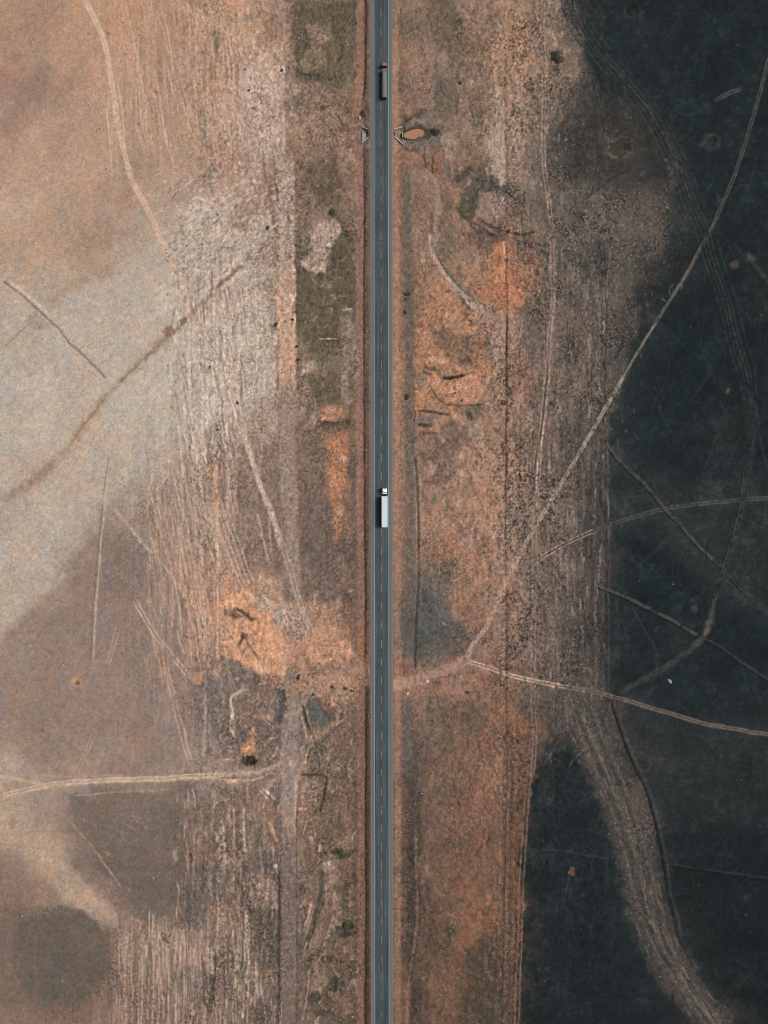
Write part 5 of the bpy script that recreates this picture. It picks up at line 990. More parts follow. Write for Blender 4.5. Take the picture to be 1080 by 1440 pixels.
def paint_material(name, c, under, lo, hi, sc=0.5, c2=None):
    """worn road paint: the asphalt tone shows where it has rubbed off"""
    m, nt, b = new_mat(name); L = nt.links.new; N = nt.nodes.new
    b.inputs['Roughness'].default_value = 0.75
    g = N('ShaderNodeNewGeometry')
    n = N('ShaderNodeTexNoise'); n.inputs['Scale'].default_value = sc; n.inputs['Detail'].default_value = 7; n.inputs['Roughness'].default_value = .7; L(g.outputs['Position'], n.inputs['Vector'])
    r = N('ShaderNodeMapRange'); r.inputs['From Min'].default_value = lo; r.inputs['From Max'].default_value = hi; L(n.outputs['Fac'], r.inputs['Value'])
    mx = N('ShaderNodeMix'); mx.data_type = 'RGBA'; L(r.outputs[0], mx.inputs['Factor']); mx.inputs['B'].default_value = under
    if c2:
        n2 = N('ShaderNodeTexNoise'); n2.inputs['Scale'].default_value = .018; n2.inputs['Detail'].default_value = 2; L(g.outputs['Position'], n2.inputs['Vector'])
        r2 = N('ShaderNodeMapRange'); r2.inputs['From Min'].default_value = .44; r2.inputs['From Max'].default_value = .54; L(n2.outputs['Fac'], r2.inputs['Value'])
        m2 = N('ShaderNodeMix'); m2.data_type = 'RGBA'; L(r2.outputs[0], m2.inputs['Factor']); m2.inputs['A'].default_value = c; m2.inputs['B'].default_value = c2
        L(m2.outputs['Result'], mx.inputs['A'])
    else: mx.inputs['A'].default_value = c
    L(mx.outputs['Result'], b.inputs['Base Color']); return m
M_ASPH = road_material(); M_SHO = shoulder_material()
M_EDGE = paint_material('edge_paint', alb(146,164,170), alb(104,114,116), .55, .8)
M_DASH = paint_material('dash_paint', alb(152,152,145), alb(92,96,95), .42, .7, .8, alb(156,134,108))
M_JOINT = mat('joint_tar', alb(50,60,62), .8, var=.2)

RZ = math.atan(1.3/1440.0); RX = wx(roadc(720))
ROADL = 4000.0
def along(n_fine=300, span=300.0):
    a = list(np.linspace(-span, span, n_fine)); return [-ROADL] + a + [ROADL]
rq = random.Random(3)
def ribbon(x0, x1, z, jag0=0.0, jag1=0.0, drop0=None, drop1=None):
    mb = MB(); vs = []; fs = []; rows = along()
    for y in rows:
        a = x0 + rq.uniform(-jag0, jag0); c = x1 + rq.uniform(-jag1, jag1)
        r = [(a, y, z), (c, y, z)]
        if drop0 is not None: r = [(a - .35, y, drop0)] + r
        if drop1 is not None: r = r + [(c + .35, y, drop1)]
        vs += r
    n = len(vs)//len(rows)
    for i in range(len(rows)-1):
        for j in range(n-1): fs.append((i*n+j, i*n+j+1, (i+1)*n+j+1, (i+1)*n+j))
    return mb.add(vs, fs)
road = ribbon(-3.62, 3.62, .03).build('road', M_ASPH); road.location = (RX, 0, 0); road.rotation_euler = (0, 0, RZ)
tag(road, None, kind='structure')
for x0, x1, j0, j1, d0, d1 in ((-5.25, -3.62, .12, 0, -.12, None), (3.62, 5.25, 0, .12, None, -.12)):
    o = ribbon(x0, x1, .022, j0, j1, d0, d1).build('road_shoulder', M_SHO); o.location = (RX, 0, 0); o.rotation_euler = (0, 0, RZ); tag(o, kind='structure')
for sx in (-1, 1):
    ribbon(sx*3.42-.12, sx*3.42+.12, .036).build('edge_line', M_EDGE, road)
dm = MB().add([(-.11,-1.9,0),(.11,-1.9,0),(.11,1.9,0),(-.11,1.9,0)], [(0,1,2,3)]).mesh('centre_dash', M_DASH)
PER = 26.05
for k in range(-6, 62):
    py = 65.5 + 5.7 + k*PER
    put('centre_dash', dm, road, (-.08, wy(py), .036))
jm = MB().add([(-3.2,-.07,0),(3.2,-.07,0),(3.2,.07,0),(-3.2,.07,0)], [(0,1,2,3)]).mesh('tar_joint', M_JOINT)
rq = random.Random(11); py = -20
while py < 1470:
    put('tar_joint', jm, road, (rq.uniform(-.1,.1), wy(py), .0335), sc=(rq.choice((1,.95,.5)), rq.uniform(.7,1.7), 1)); py += rq.uniform(14, 44)

# ------------------------------------------------------------------ trucks
M_WHITE = mat('truck_white', (.66,.70,.72,1), .35, var=.04, dirt=(.62,.62,.58,1), dirt_amt=.3, spec=.5)
M_BOX = mat('trailer_white', (.40,.48,.50,1), .5, var=.05, scale=1.2, dirt=(.40,.44,.44,1), dirt_amt=.5)
M_RED = mat('truck_red', (.30,.05,.042,1), .45, var=.12, dirt=(.42,.14,.10,1), dirt_amt=.5, spec=.5)
M_TARP = mat('grey_tarpaulin', alb(108,116,114), .8, var=.12, scale=1.5, dirt=alb(130,128,118), dirt_amt=.5)
M_BLACK = mat('chassis_black', (.014,.016,.017,1), .6, var=.3)
M_TYRE = mat('tyre_rubber', (.018,.018,.019,1), .9, var=.2)
M_RIM = mat('rim_steel', (.35,.35,.36,1), .45, .6, var=.2)
M_GLASS = mat('cab_glass', (.012,.018,.02,1), .08, var=.1, spec=.6)
M_LAMP = mat('lamp_lens', (.7,.68,.6,1), .2, var=.1)
M_TAIL = mat('tail_lens', (.4,.02,.02,1), .3, var=.1)
M_GREY = mat('bed_grey', alb(92,100,99), .7, var=.15)
M_ALU = mat('tank_metal', (.42,.44,.44,1), .4, .5, var=.15)
M_PLATE = mat('pale_rail', (.52,.55,.54,1), .6, var=.1)

def wheel_meshes(r=.52, w=.30):
    t = MB(); n = 20; prof = ((.6*r, -w/2), (.93*r, -w/2), (r, -w*.36), (r, w*.36), (.93*r, w/2), (.6*r, w/2)); vs = []
    for i in range(n):
        a = 2*math.pi*i/n
        for rr, hh in prof: vs.append((hh, rr*math.cos(a), rr*math.sin(a)))
    k = len(prof); fs = [(i*k+j, i*k+j+1, ((i+1) % n)*k+j+1, ((i+1) % n)*k+j) for i in range(n) for j in range(k-1)]
    fs += [(i*k+k-1, i*k, ((i+1) % n)*k, ((i+1) % n)*k+k-1) for i in range(n)]
    t.add(vs, fs)
    h = MB().cyl((0,0,0), .59*r, w*.55, 'x', 16); h.cyl((0,0,0), .2*r, w*.9, 'x', 10)
    return t.mesh('wheel', M_TYRE), h.mesh('rim', M_RIM)
WM, HM = wheel_meshes()
def axle(root, y, half, twin=False):
    for sx in (-1, 1):
        for k in ((0, 1) if twin else (0,)):
            w = put('wheel', WM, root, (sx*(half - .16 - k*.34), y, .52)); put('rim', HM, w)
def cab(root, y0, y1, w, body, top, roof=None, hgt=3.05, deflector=True):
    h = w/2
    MB().box(-h, h, y0, y1, .75, hgt, tx=.10, ty0=.02, ty1=.42, b=.12).build('cab', body, root)
    q = .8
    # windscreen on the raked front, side windows
    yf = lambda z: y1 - .42*((z-.75)/(hgt-.75)); xf = lambda z: h - .10*((z-.75)/(hgt-.75))
    zs = (1.65, 2.55); e = .03
    MB().add([(-xf(zs[0])+.2, yf(zs[0])+e, zs[0]), (xf(zs[0])-.2, yf(zs[0])+e, zs[0]), (xf(zs[1])-.2, yf(zs[1])+e, zs[1]), (-xf(zs[1])+.2, yf(zs[1])+e, zs[1]),
              (-xf(zs[0])+.2, yf(zs[0])-.05, zs[0]), (xf(zs[0])-.2, yf(zs[0])-.05, zs[0]), (xf(zs[1])-.2, yf(zs[1])-.05, zs[1]), (-xf(zs[1])+.2, yf(zs[1])-.05, zs[1])],
             [(0,1,2,3),(4,7,6,5),(0,4,5,1),(1,5,6,2),(2,6,7,3),(3,7,4,0)]).build('windscreen', M_GLASS, root)
    for sx in (-1, 1):
        a, c = sx*(xf(1.7)+.015), sx*(xf(2.45)+.015); d = -sx*.05
        vs = [(a,y1-1.15,1.7),(a,y1-.42,1.7),(c,y1-.5,2.45),(c,y1-1.15,2.45)]; vs += [(x+d,y,z) for x,y,z in vs]
        MB().add(vs, [(0,1,2,3),(4,7,6,5),(0,4,5,1),(1,5,6,2),(2,6,7,3),(3,7,4,0)]).build('side_window', M_GLASS, root)
        mm = MB().box(sx*(h+.16)-.11, sx*(h+.16)+.11, y1-.42, y1-.28, 1.75, 2.35).build('mirror', M_BLACK, root)
        MB().box(min(sx*(h-.12), sx*(h+.06)), max(sx*(h-.12), sx*(h+.06)), y1-.37, y1-.33, 2.28, 2.33).build('mirror_arm', M_BLACK, mm)
        MB().box(sx*(h-.32)-.2, sx*(h-.32)+.2, y1-.02, y1+.075, .78, .98, b=.02).build('headlight', M_LAMP, root)
        MB().box(sx*(h-.16)-.14, sx*(h-.16)+.14, y0+.05, y0+.7, .35, .72).build('step', M_BLACK, root)
    MB().box(-h+.02, h-.02, y1-.2, y1+.05, .36, .73, b=.05).build('bumper', M_BLACK, root)
    MB().box(-h+.35, h-.35, y1-.1, y1+.03, 1.02, 1.5).build('grille', M_BLACK, root)
    if deflector:
        MB().add([(-h+.22,y0+.1,hgt-.01),(h-.22,y0+.1,hgt-.01),(h-.22,y1-.75,hgt-.01),(-h+.22,y1-.75,hgt-.01),(-h+.32,y0+.1,hgt+.42),(h-.32,y0+.1,hgt+.42),(h-.4,y0+.45,hgt+.40),(-h+.4,y0+.45,hgt+.40)],
                 [(3,2,1,0),(4,5,6,7),(0,1,5,4),(1,2,6,5),(2,3,7,6),(3,0,4,7)]).build('roof_deflector', body, root)
    MB().box(-.45, .45, y1-.95, y1-.6, hgt-.005, hgt+.06, b=.02).build('roof_hatch', top, root)
def chassis(root, y0, y1):
    m = MB(); m.box(-.48, -.36, y0, y1, .72, .98); m.box(.36, .48, y0, y1, .72, .98)
    y = y0 + .4
    while y < y1: m.box(-.36, .36, y, y+.12, .76, .94); y += 1.1
    m.build('chassis', M_BLACK, root)
def persp(px, py, h):   # ground plan position of a point seen at plan (px,py) but h metres up
    k = (CAM_H - h)/CAM_H; return 540 + (px-540)*k, 720 + (py-720)*k

# white lorry: roof seen from 686 to 741 on plan
cx, cy = persp(540.9, 713.8, 3.9)
T = empty('box_truck', (wx(cx), wy(cy), .035), RZ)
tag(T, 'white articulated lorry with a long white box trailer on the road', 'truck')
front = (713.8-686.2)*S; rear = -(741.2-713.8)*S          # +9.4 .. -9.3
cab(T, front-2.0, front, 2.3, M_WHITE, M_PLATE)
chassis(T, front-6.2, front-.4)
MB().box(-1.1, 1.1, front-2.78, front-2.3, 1.0, 2.75, b=.08).build('bulkhead_rack', M_WHITE, T)
for sx in (-1, 1): MB().cyl((sx*.88, front-3.6, .78), .30, 1.1, 'y', 14).build('fuel_tank', M_BLACK, T)
MB().cyl((0, front-4.7, 1.05), .5, .1, 'z', 16).build('coupling_plate', M_BLACK, T)
tf, tr = front-4.0, rear
MB().box(-1.33, 1.33, tr, tf, 1.12, 3.95, b=.07).build('trailer_box', M_BOX, T)
rm = MB().box(-1.22, 1.22, -.035, .035, 0, .03).mesh('roof_rib', M_BOX)
y = tr + 1.0
while y < tf - .5: put('roof_rib', rm, T, (0, y, 3.948)); y += 1.22
for sx in (-1, 1):
    MB().box(sx*1.31-.05, sx*1.31+.05, tr+.1, tf-.1, 3.90, 3.975).build('roof_rail', M_WHITE, T)
    d = MB().box(sx*.655-.62, sx*.655+.62, tr-.045, tr-.003, 1.2, 3.85).build('rear_door', M_BOX, T)
    for q in (.2, .45): MB().cyl((sx*(q+.1), tr-.07, 2.5), .022, 2.6, 'z', 8).build('lock_bar', M_RIM, d)
    MB().box(sx*1.0-.16, sx*1.0+.16, tr-.03, tr+.05, .92, 1.08).build('tail_light', M_TAIL, T)
    MB().box(sx*.62-.22, sx*.62+.22, tr+.25, tr+.28, .3, 1.0).build('mud_flap', M_BLACK, T)
    MB().box(sx*1.22-.03, sx*1.22+.03, tr+5.2, tf-2.8, .55, 1.05).build('side_guard', M_ALU, T)
MB().box(-1.2, 1.2, tr, tr+.1, .5, .66).build('underrun_bar', M_BLACK, T)
m = MB(); m.box(-.55, -.42, tr+.1, tf-.8, .86, 1.11); m.box(.42, .55, tr+.1, tf-.8, .86, 1.11); m.build('trailer_frame', M_BLACK, T)
for sx in (-1, 1): MB().box(sx*.8-.07, sx*.8+.07, tf-3.2, tf-3.05, .25, 1.1).build('landing_leg', M_BLACK, T)
axle(T, front-1.25, 1.2); axle(T, front-4.9, 1.22, True); axle(T, tr+1.9, 1.25); axle(T, tr+3.2, 1.25); axle(T, tr+4.5, 1.25)

# red lorry with grey tarpaulin-covered bed
cx, cy = persp(540.6, 112.0, 2.9)
T = empty('tipper_truck', (wx(cx), wy(cy), .035), RZ)
tag(T, 'red-cabbed lorry with a dark grey tarpaulin-covered trailer near the culvert', 'truck')
front = 24.0*S; rear = -24.6*S
cab(T, front-1.55, front+.35, 2.25, M_RED, M_RED, hgt=2.8, deflector=False)
MB().box(-1.08, 1.08, front-1.72, front-1.56, .8, 2.72).build('gap_shade_panel', M_BLACK, T)  # black sheet added so the gap behind the cab looks shaded
MB().box(-1.0, 1.0, front-1.5, front-1.0, 2.79, 2.92, b=.05).build('roof_visor', M_RED, T)
chassis(T, front-5.0, front-.3)
for sx in (-1, 1): MB().cyl((sx*.85, front-2.9, .78), .28, .9, 'y', 14).build('fuel_tank', M_ALU, T)
tf, tr = front-3.1, rear
MB().box(-1.08, 1.08, tf-.12, tf, 1.0, 3.0).build('headboard', M_PLATE, T)
MB().box(-1.12, 1.12, tr, tf-.1, 1.0, 2.55).build('bed', M_GREY, T)
# tarpaulin: sagging sheet stretched over hoops
vs = []; ny, nx = 44, 9; q = random.Random(5)
for j in range(ny+1):
    y = tr + .02 + (tf-.14-tr-.02)*j/ny; hoop = .5+.5*math.cos(2*math.pi*j/ny*11)
    for i in range(nx+1):
        u = i/nx*2-1
        if i in (0, nx): vs.append((u*1.135, y, 2.25 + q.uniform(-.05,.05)))
        else: vs.append((u*1.09, y, 2.62 + .28*(1-u*u) + .07*hoop*(1-u*u) + q.uniform(-.025,.025)))
MB().add(vs, [(j*(nx+1)+i, j*(nx+1)+i+1, (j+1)*(nx+1)+i+1, (j+1)*(nx+1)+i) for j in range(ny) for i in range(nx)]).build('tarpaulin', M_TARP, T, smooth=True)
MB().box(-1.05, 1.05, tf-1.25, tf-.15, 2.72, 2.98, b=.05).build('folded_tarpaulin', M_GREY, T)
rb = MB().box(-.04, .04, -.05, .05, 1.05, 2.3).mesh('side_post', M_GREY)
y = tr + .6
while y < tf - .3:
    for sx in (-1, 1): put('side_post', rb, T, (sx*1.155, y, 0))
    y += 1.15
MB().box(-1.1, 1.1, tr-.06, tr-.004, 1.05, 2.5).build('tailgate', M_BLACK, T)
for sx in (-1, 1):
    MB().box(sx*.9-.14, sx*.9+.14, tr-.05, tr+.05, .82, .97).build('tail_light', M_TAIL, T)
    MB().box(sx*.6-.22, sx*.6+.22, tr+.2, tr+.23, .3, .95).build('mud_flap', M_BLACK, T)
m = MB(); m.box(-.5, -.38, tr+.1, tf-.5, .8, .995); m.box(.38, .5, tr+.1, tf-.5, .8, .995); m.build('trailer_frame', M_BLACK, T)
MB().box(-1.1, 1.1, tr, tr+.1, .5, .64).build('underrun_bar', M_BLACK, T)
axle(T, front-1.1, 1.15); axle(T, front-4.2, 1.12, True); axle(T, tr+1.6, 1.12); axle(T, tr+2.85, 1.12); axle(T, tr+4.1, 1.12)

# ------------------------------------------------------------------ culvert, pond, block
M_CONC = mat('culvert_concrete', alb(186,176,166), .9, var=.12, scale=2.0, dirt=alb(140,126,112), dirt_amt=.6)
M_CONC2 = mat('culvert_apron_concrete', alb(150,154,150), .9, var=.15, scale=1.2, dirt=alb(96,98,94), dirt_amt=.7)
M_MUDC = mat('culvert_headwall_stained', alb(120,92,76), .9, var=.15, scale=1.5)
M_DARK = mat('culvert_opening_shade', (.01,.011,.011,1), .95, var=.2)  # near-black colour painting the shade inside the culvert mouth
def wall_seg(name, a, b, z0a, z1a, z0b, z1b, th, m, root, o):
    (ax, ay), (bx, by) = [(wx(p[0])-o[0], wy(p[1])-o[1]) for p in (a, b)]
    dx, dy = bx-ax, by-ay; L = math.hypot(dx, dy); n = (-dy/L*th/2, dx/L*th/2)
    vs = [(ax-n[0],ay-n[1],z0a),(ax+n[0],ay+n[1],z0a),(bx+n[0],by+n[1],z0b),(bx-n[0],by-n[1],z0b),
          (ax-n[0],ay-n[1],z1a),(ax+n[0],ay+n[1],z1a),(bx+n[0],by+n[1],z1b),(bx-n[0],by-n[1],z1b)]
    return MB().add(vs, [(0,1,2,3),(7,6,5,4),(0,4,5,1),(1,5,6,2),(2,6,7,3),(3,7,4,0)]).build(name, m, root)
CE = empty('culvert_outlet', (wx(554), wy(187), -2.0)); oe = (wx(554), wy(187))
tag(CE, 'culvert mouth with two splayed pale concrete wing walls beside the muddy pond', 'culvert')
wall_seg('headwall', (553.6,180.6), (553.6,192.6), -.5, 1.5, -.5, 1.5, .4, M_MUDC, CE, oe)
wall_seg('opening_shade', (554.7,183.5), (554.7,190), .1, 1.3, .1, 1.3, .3, M_DARK, CE, oe)  # solid dark slab in place of a shaded opening
wall_seg('wing_wall', (554.2,181.2), (566.2,177.2), -.6, 1.82, -.6, 1.35, .42, M_CONC, CE, oe)
wall_seg('wing_wall', (555.4,192.2), (566.3,201.2), -.6, 1.82, -.6, 1.35, .42, M_CONC, CE, oe)
wall_seg('sill', (566.3,183.5), (566.4,191.2), -.8, .28, -.8, .28, .28, M_CONC, CE, oe)
CW = empty('culvert_inlet', (wx(518.6), wy(187), -2.0)); ow = (wx(518.6), wy(187))
tag(CW, 'small concrete culvert mouth with pale apron slab on the drain side of the road', 'culvert')
wall_seg('headwall', (518.4,180.6), (518.4,193), -.5, 1.5, -.5, 1.5, .4, M_MUDC, CW, ow)
wall_seg('opening_shade', (517.4,184), (517.4,190.5), .1, 1.3, .1, 1.3, .3, M_DARK, CW, ow)
wall_seg('wing_wall', (517.6,181.2), (508.9,177.6), -.6, 1.8, -.6, 1.45, .4, M_CONC2, CW, ow)
wall_seg('wing_wall', (518.2,192.4), (509.2,199.9), -.6, 1.8, -.6, 1.45, .36, M_CONC, CW, ow)
vs = [(wx(a)-ow[0], wy(b)-ow[1], z) for z in (-.3, .42) for a, b in ((508.6,181.5),(512.5,183.5),(515.8,189),(514.5,193.5),(511.5,196.5),(508.8,196.5))]
MB().add(vs, [(5,4,3,2,1,0),(6,7,8,9,10,11)] + [(i,(i+1)%6,6+(i+1)%6,6+i) for i in range(6)]).build('apron_slab', M_CONC2, CW)
B = empty('concrete_block', (wx(506.1), wy(165), height(506.1,165)-.1), .08)
tag(B, 'small pale concrete block standing beside the dark bush by the drain', 'block')
MB().box(-.42, .42, -.85, .85, 0, .95, b=.06).build('body', M_CONC, B); MB().box(-.36, .36, -.76, .76, .945, 1.06, b=.04).build('cap', M_CONC, B)
# pond of muddy water
m, nt, b = new_mat('muddy_water'); b.inputs['Roughness'].default_value = .3; b.inputs['Specular IOR Level'].default_value = .2
nz = nt.nodes.new('ShaderNodeTexNoise'); nz.inputs['Scale'].default_value = .25; nz.inputs['Detail'].default_value = 3
cr = nt.nodes.new('ShaderNodeValToRGB'); cr.color_ramp.elements[0].color = alb(170,120,90); cr.color_ramp.elements[1].color = alb(186,138,108)
cr.color_ramp.elements[0].position = .35; cr.color_ramp.elements[1].position = .65
nt.links.new(nz.outputs['Fac'], cr.inputs[0]); nt.links.new(cr.outputs[0], b.inputs['Base Color'])
M_WATER = m
shore = [(567.6,187.6),(570,184.4),(575,181.5),(582,179.3),(589,178),(594.5,178.6),(597.5,181.5),(599,185.5),(598,189.4),(593,190.2),(589.5,189.4),(585.5,192.2),(579,192.8),(573,191.6),(569,190)]
sp_ = spline(shore + [shore[0]], 4)[:-1]
zw = max(height(x, y) for x, y in ((575,186),(582,185),(590,184))) + .22
WB = MB().add([(wx(x), wy(y), zw) for x, y in sp_], [tuple(range(len(sp_)-1, -1, -1))]).build('pond', M_WATER); tag(WB, 'small elongated pond of orange-brown muddy water by the culvert', kind='structure')
# a dark wet lip of mud round the water
lip = MB(); n = len(sp_); cx0, cy0 = sp_[:,0].mean(), sp_[:,1].mean(); q = random.Random(9); vs = []
for i, (x, y) in enumerate(sp_):
    d = math.hypot(x-cx0, y-cy0); ux, uy = (x-cx0)/d, (y-cy0)/d; w = 1.3 + 1.0*q.random()
    for t, dz in ((-.25, -.25), (.3, .22), (w, .42), (w+2.5, -.2)): vs.append((wx(x+ux*t), wy(y+uy*t), zw+dz))
fs = [(i*4+j, ((i+1) % n)*4+j, ((i+1) % n)*4+j+1, i*4+j+1) for i in range(n) for j in range(3)]
M_MUD = mat('wet_mud', alb(72,60,50), .6, var=.25, scale=.8)
tag(lip.add(vs, fs).build('mud_bank', M_MUD, smooth=True), kind='structure')

# ------------------------------------------------------------------ bushes
def leaf_mat(name, a, b_):
    m, nt, b = new_mat(name); b.inputs['Roughness'].default_value = .8; b.inputs['Specular IOR Level'].default_value = .15
    g = nt.nodes.new('ShaderNodeNewGeometry'); n = nt.nodes.new('ShaderNodeTexNoise'); n.inputs['Scale'].default_value = 2.2; n.inputs['Detail'].default_value = 3
    nt.links.new(g.outputs['Position'], n.inputs['Vector'])
    r = nt.nodes.new('ShaderNodeValToRGB'); r.color_ramp.elements[0].position = .35; r.color_ramp.elements[1].position = .65
    r.color_ramp.elements[0].color = a; r.color_ramp.elements[1].color = b_
    nt.links.new(n.outputs['Fac'], r.inputs[0]); nt.links.new(r.outputs[0], b.inputs['Base Color']); return m
M_LEAF = leaf_mat('bush_leaf', (.030,.036,.024,1), (.065,.066,.042,1)); M_STEM = mat('bush_stem', (.06,.045,.035,1), .9, var=.2)
M_TUFT = leaf_mat('tussock_blades', (.05,.043,.035,1), (.12,.095,.075,1)); M_STRAW = leaf_mat('straw_blades', (.20,.15,.11,1), (.34,.27,.21,1))
def bush_mesh(seed, n=260):
    q = random.Random(seed); mb = MB(); lobes = [(q.uniform(-.55,.55), q.uniform(-.55,.55), q.uniform(.35,.75), q.uniform(.3,.52)) for _ in range(8)]
    for _ in range(n):
        lx_, ly_, lz, lr = q.choice(lobes)
        while True:
            v = [q.uniform(-1,1) for _ in range(3)]; d = math.sqrt(sum(t*t for t in v))
            if .45 < d < 1: break
        c = (lx_+v[0]*lr, ly_+v[1]*lr, max(.06, lz+v[2]*lr*.8)); s = q.uniform(.07,.16)
        a, b_ = q.uniform(0, 6.28), q.uniform(-.9, .9)
        u = (math.cos(a)*s, math.sin(a)*s, q.uniform(-.4,.4)*s); w = (-math.sin(a)*math.cos(b_)*s*.7, math.cos(a)*math.cos(b_)*s*.7, math.sin(b_)*s*.7)
        mb.add([tuple(c[i]-u[i] for i in range(3)), tuple(c[i]+w[i] for i in range(3)), tuple(c[i]+u[i] for i in range(3)), tuple(c[i]-w[i] for i in range(3))], [(0,1,2,3)])
    return mb.mesh('foliage', M_LEAF)
def stem_mesh(seed):
    q = random.Random(seed); mb = MB()
    for _ in range(5):
        a = q.uniform(0, 6.28); e = (.45*math.cos(a), .45*math.sin(a), .6); r = .04
        vs = [(r*math.cos(t*2.09), r*math.sin(t*2.09), -.1) for t in range(3)] + [(e[0]+.4*r*math.cos(t*2.09), e[1]+.4*r*math.sin(t*2.09), e[2]) for t in range(3)]
        mb.add(vs, [(0,1,4,3),(1,2,5,4),(2,0,3,5)])
    return mb.mesh('stem', M_STEM)
BM = [bush_mesh(s) for s in (1,2,3,4)]; SM = [stem_mesh(s) for s in (1,2)]
BUSHES = [
 (512,158,4.2,6,'large dark bush in the drain just above the culvert mouth'),
 (783,80,8.5,9.5,'wide dark bush in the tan scrub beside the dark field edge at top right'),
 (396,98,2.6,2.6,'lone dark bush at the lower left corner of the olive grass patch'),
 (468,298,4.5,4.5,'dark green bush above the pale bare patch west of the road'),
 (377,320,3.6,2.8,'dark round bush left of the graded strip level with the pale bare patch'),
 (388,456,3.8,4.2,'dark bush on the left edge of the orange stretch of graded strip'),
 (411,449,2.8,2.6,'small dark bush on the right edge of the orange stretch of graded strip'),
 (417,487,2.6,2.6,'upper of two small bushes right of the graded strip'),
 (419,506,3.2,2.8,'lower of two small bushes right of the graded strip'),
 (574,413,4.6,4.2,'largest dark bush on the east verge beside the orange ground'),
 (570,438,2.2,3.6,'narrow dark bush on the east verge just below the largest one'),
 (571,420,2.0,2.0,'tiny dark bush on the east verge hugging the largest one'),
 (572,558,4.2,5,'dark bush on the east verge level with the orange gullies'),
 (334,566,2.6,2.8,'small green bush beside the curving pale track at left'),
 (306,604,2.2,2.4,'tiny green bush among pale streaks left of the curving track'),
 (467,966,2.8,3,'round dark bush on the orange ground left of the road crossing'),
 (440,977,2.4,2.8,'dark bush at the top of the grey triangular patch'),
 (420,953,2.6,5,'tall narrow dark bush on the orange ground by the graded strip'),
 (658,974,2.8,3,'round dark bush below the fork of the eastern dirt tracks'),
 (648,115,3,3.4,'dark bush on the edge of the speckled tan scrub east of the road'),
 (486,968,3,3.2,'olive bush beside the drain just below the road crossing'),
 (495,972,2.6,2.6,'small olive bush touching the drain below the road crossing'),
 (478,1200,4,3,'olive bush on the west verge in the lower third'),
 (481,1206,3,2.6,'low olive bush clinging to the larger one on the west verge'),
 (486,1305,3.6,4,'olive bush near the drain in the lower half of the west verge'),
 (473,1388,3.4,3.4,'olive bush on the lowest dark patch of the west verge'),
 (350,126,2.2,2.4,'tiny dark bush on the pale ground at upper left'),
 (345,97,1.8,2,'small dark bush on the pale ground above the other tiny one'),
 (356,152,1.7,1.9,'tiny dark bush below the others on the pale upper left ground'),
 (295,516,2,2,'tiny dark bush on the pale ground right of the brown diagonal'),
 (640,553,2,2,'tiny dark bush on the orange ground among gullies'),
]
for i, (px, py, rx, ry, lab) in enumerate(BUSHES):
    b_ = empty('bush', (wx(px), wy(py), height(px, py)), 0); tag(b_, lab, 'bush', 'dark bushes dotted over the verges')
    r = .5*(rx+ry)*S
    f = put('foliage', BM[i % 4], b_, (0,0,0), i*1.3); f.scale = (rx*S*1.05, ry*S*1.05, r*.85)
    s = put('stem', SM[i % 2], b_, (0,0,0), i*.7); s.scale = (r, r, r*.8)

# ------------------------------------------------------------------ stones
M_STONE = mat('pale_stone', (.42,.40,.37,1), .9, var=.2, dirt=(.22,.19,.16,1), dirt_amt=.5); M_STONE2 = mat('grey_stone', (.20,.19,.175,1), .9, var=.25)
def stone_mesh(seed, m_):
    q = random.Random(seed); vs = []; n, k = 9, 5
    for j in range(k):
        ph = math.pi*.5*j/(k-1)
        for i in range(n):
            a = 2*math.pi*i/n; rr = math.cos(ph)*q.uniform(.8,1.12) if j < k-1 else .05
            vs.append((rr*math.cos(a), rr*math.sin(a), math.sin(ph)*.7*q.uniform(.88,1.08) - (.15 if j == 0 else 0)))
    fs = [(j*n+i, j*n+(i+1)%n, (j+1)*n+(i+1)%n, (j+1)*n+i) for j in range(k-1) for i in range(n)] + [tuple((k-1)*n+i for i in range(n))]
    return MB().add(vs, fs).mesh('stone', m_)
STM = [stone_mesh(s, M_STONE) for s in (1,2,3)] + [stone_mesh(4, M_STONE2)]
def stone(px, py, rx, ry, lab, grp=None, k=0, rz=0):
    o = put('boulder', STM[k], None, (wx(px), wy(py), height(px,py)-.03), rz); o.scale = (rx*S, ry*S, .5*(rx+ry)*S); tag(o, lab, 'stone', grp); return o
stone(942.5,958.5,4.2,2.6,'crescent of pale boulder on the burnt ground above the eastern track',None,3,-.7)
stone(573,976,2.2,2.6,'pale squarish boulder by the east verge below the dirt crossing',None,0)
stone(600.5,958.5,2.6,2.8,'round pale boulder on the reddish dirt track east of the road',None,1)
stone(387,1219,3,3.2,'pale round boulder on the left edge of the lower graded strip',None,2)
for i, (px, py, s) in enumerate(((861,603,1.1),(972,459,1.0),(900,817,1.0),(947,822,1.2),(959,822,.8),(989,928,.9),(781,1068,.9),(775,1186,.9),(822,1197,1.0),(1050,1288,1.1),(1033,1292,.8),(984,1246,1.0),(818,1309,1.0),(830,1356,.9),(766,1381,.9),(768,1363,.8),(1056,1313,.8),(951,92,.9),(938,24,.9),(1038,62,.9),(908,63,.8),(921,545,.8),(1045,97,.8),(1044,1098,1.0),(935,1160,.8),(985,566,.7),(929,573,.8),(960,525,.8))):
    stone(px, py, s*.8, s*.7, 'tiny pale stone lying on the burnt dark ground', 'pale stones scattered on burnt ground', 3, i)
for i, (px, py, s) in enumerate(((215,1236,1.1),(154,1202,.9),(117,1154,.9),(87,1381,.9),(42,909,1.0),(88,936,.9),(221,1234,.8),(116,1157,.7),(30,1290,.9))):
    stone(px, py, s, s*.85, 'tiny pale stone lying on the thin grey stubble at left', 'pale stones on grey stubble', i % 3, i)
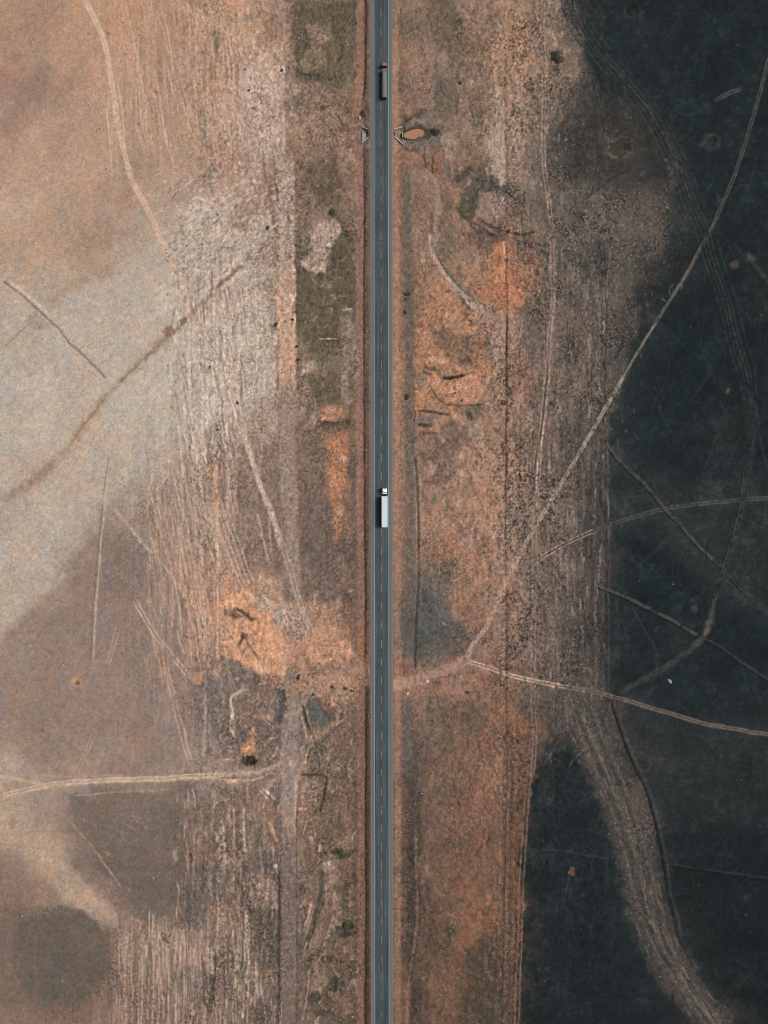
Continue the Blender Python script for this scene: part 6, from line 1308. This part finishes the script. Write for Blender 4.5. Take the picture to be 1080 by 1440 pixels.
stone(593,1117,1.6,1.0,'white stone on the dark verge east of the road',None,0,.4); stone(420,52,1.2,1.1,'white stone on the olive grass patch at upper left',None,0)
stone(489,61,1.1,1.2,'white stone near the drain beside the olive grass',None,1); stone(476,136,1.2,1.1,'white stone on brown ground above the culvert gully',None,2)

# ------------------------------------------------------------------ dry tussocks too many to count
def tufts(name, n, power, m_, lo, hi, seed, zmul):
    q = np.random.default_rng(seed)
    px = q.uniform(-15, 1095, n*9); py = q.uniform(-15, 1455, n*9)
    i = np.clip(np.searchsorted(xs, px), 1, NC-1); j = np.clip(np.searchsorted(ys, py), 1, NR-1)
    dens = (SCE[j, i]**power) * (C[j, i].mean(axis=1) > 62) * (fl2[j, i] > -.4) * (np.abs(px-roadc(py)) > 18)
    keep = np.where(q.random(len(px)) < dens*1.1)[0][:n]
    px, py, z = px[keep], py[keep], Z[j[keep], i[keep]]; n = len(px)
    r = q.uniform(lo, hi, n)*(.6+.8*q.random(n)); a0 = q.uniform(0, 6.28, n)
    V = np.zeros((n, 7, 3)); cx = (px-540)*S; cy = (720-py)*S
    for k in range(6):
        a = a0 + k*math.pi/3 + q.uniform(-.3,.3,n); rr = r*(1.0 if k % 2 == 0 else .55)*q.uniform(.7,1.2,n)
        V[:,k,0] = cx + rr*np.cos(a); V[:,k,1] = cy + rr*np.sin(a); V[:,k,2] = z + (-.03 if k % 2 else .35*r*zmul)
    V[:,6,0] = cx; V[:,6,1] = cy; V[:,6,2] = z + r*zmul
    base = (np.arange(n)*7)[:, None, None]
    F = (np.array([[k, (k+1) % 6, 6] for k in range(6)])[None] + base).reshape(-1, 3)
    me = bpy.data.meshes.new(name); me.vertices.add(n*7); me.vertices.foreach_set('co', V.astype(np.float32).ravel())
    me.loops.add(len(F)*3); me.loops.foreach_set('vertex_index', F.astype(np.int32).ravel())
    me.polygons.add(len(F)); me.polygons.foreach_set('loop_start', np.arange(0, len(F)*3, 3, dtype=np.int32)); me.polygons.foreach_set('loop_total', np.full(len(F), 3, dtype=np.int32))
    me.update(calc_edges=True); me.materials.append(m_)
    o = bpy.data.objects.new(name, me); col.objects.link(o); return o
tag(tufts('dark_tussocks', 22000, 1.3, M_TUFT, .16, .42, 21, .9), 'small dark scrub tussocks peppering the dry ground', 'scrub', kind='stuff')
tag(tufts('straw_tussocks', 12000, 1.2, M_STRAW, .15, .34, 22, .7), 'small pale straw tussocks between the dark scrub', 'grass', kind='stuff')
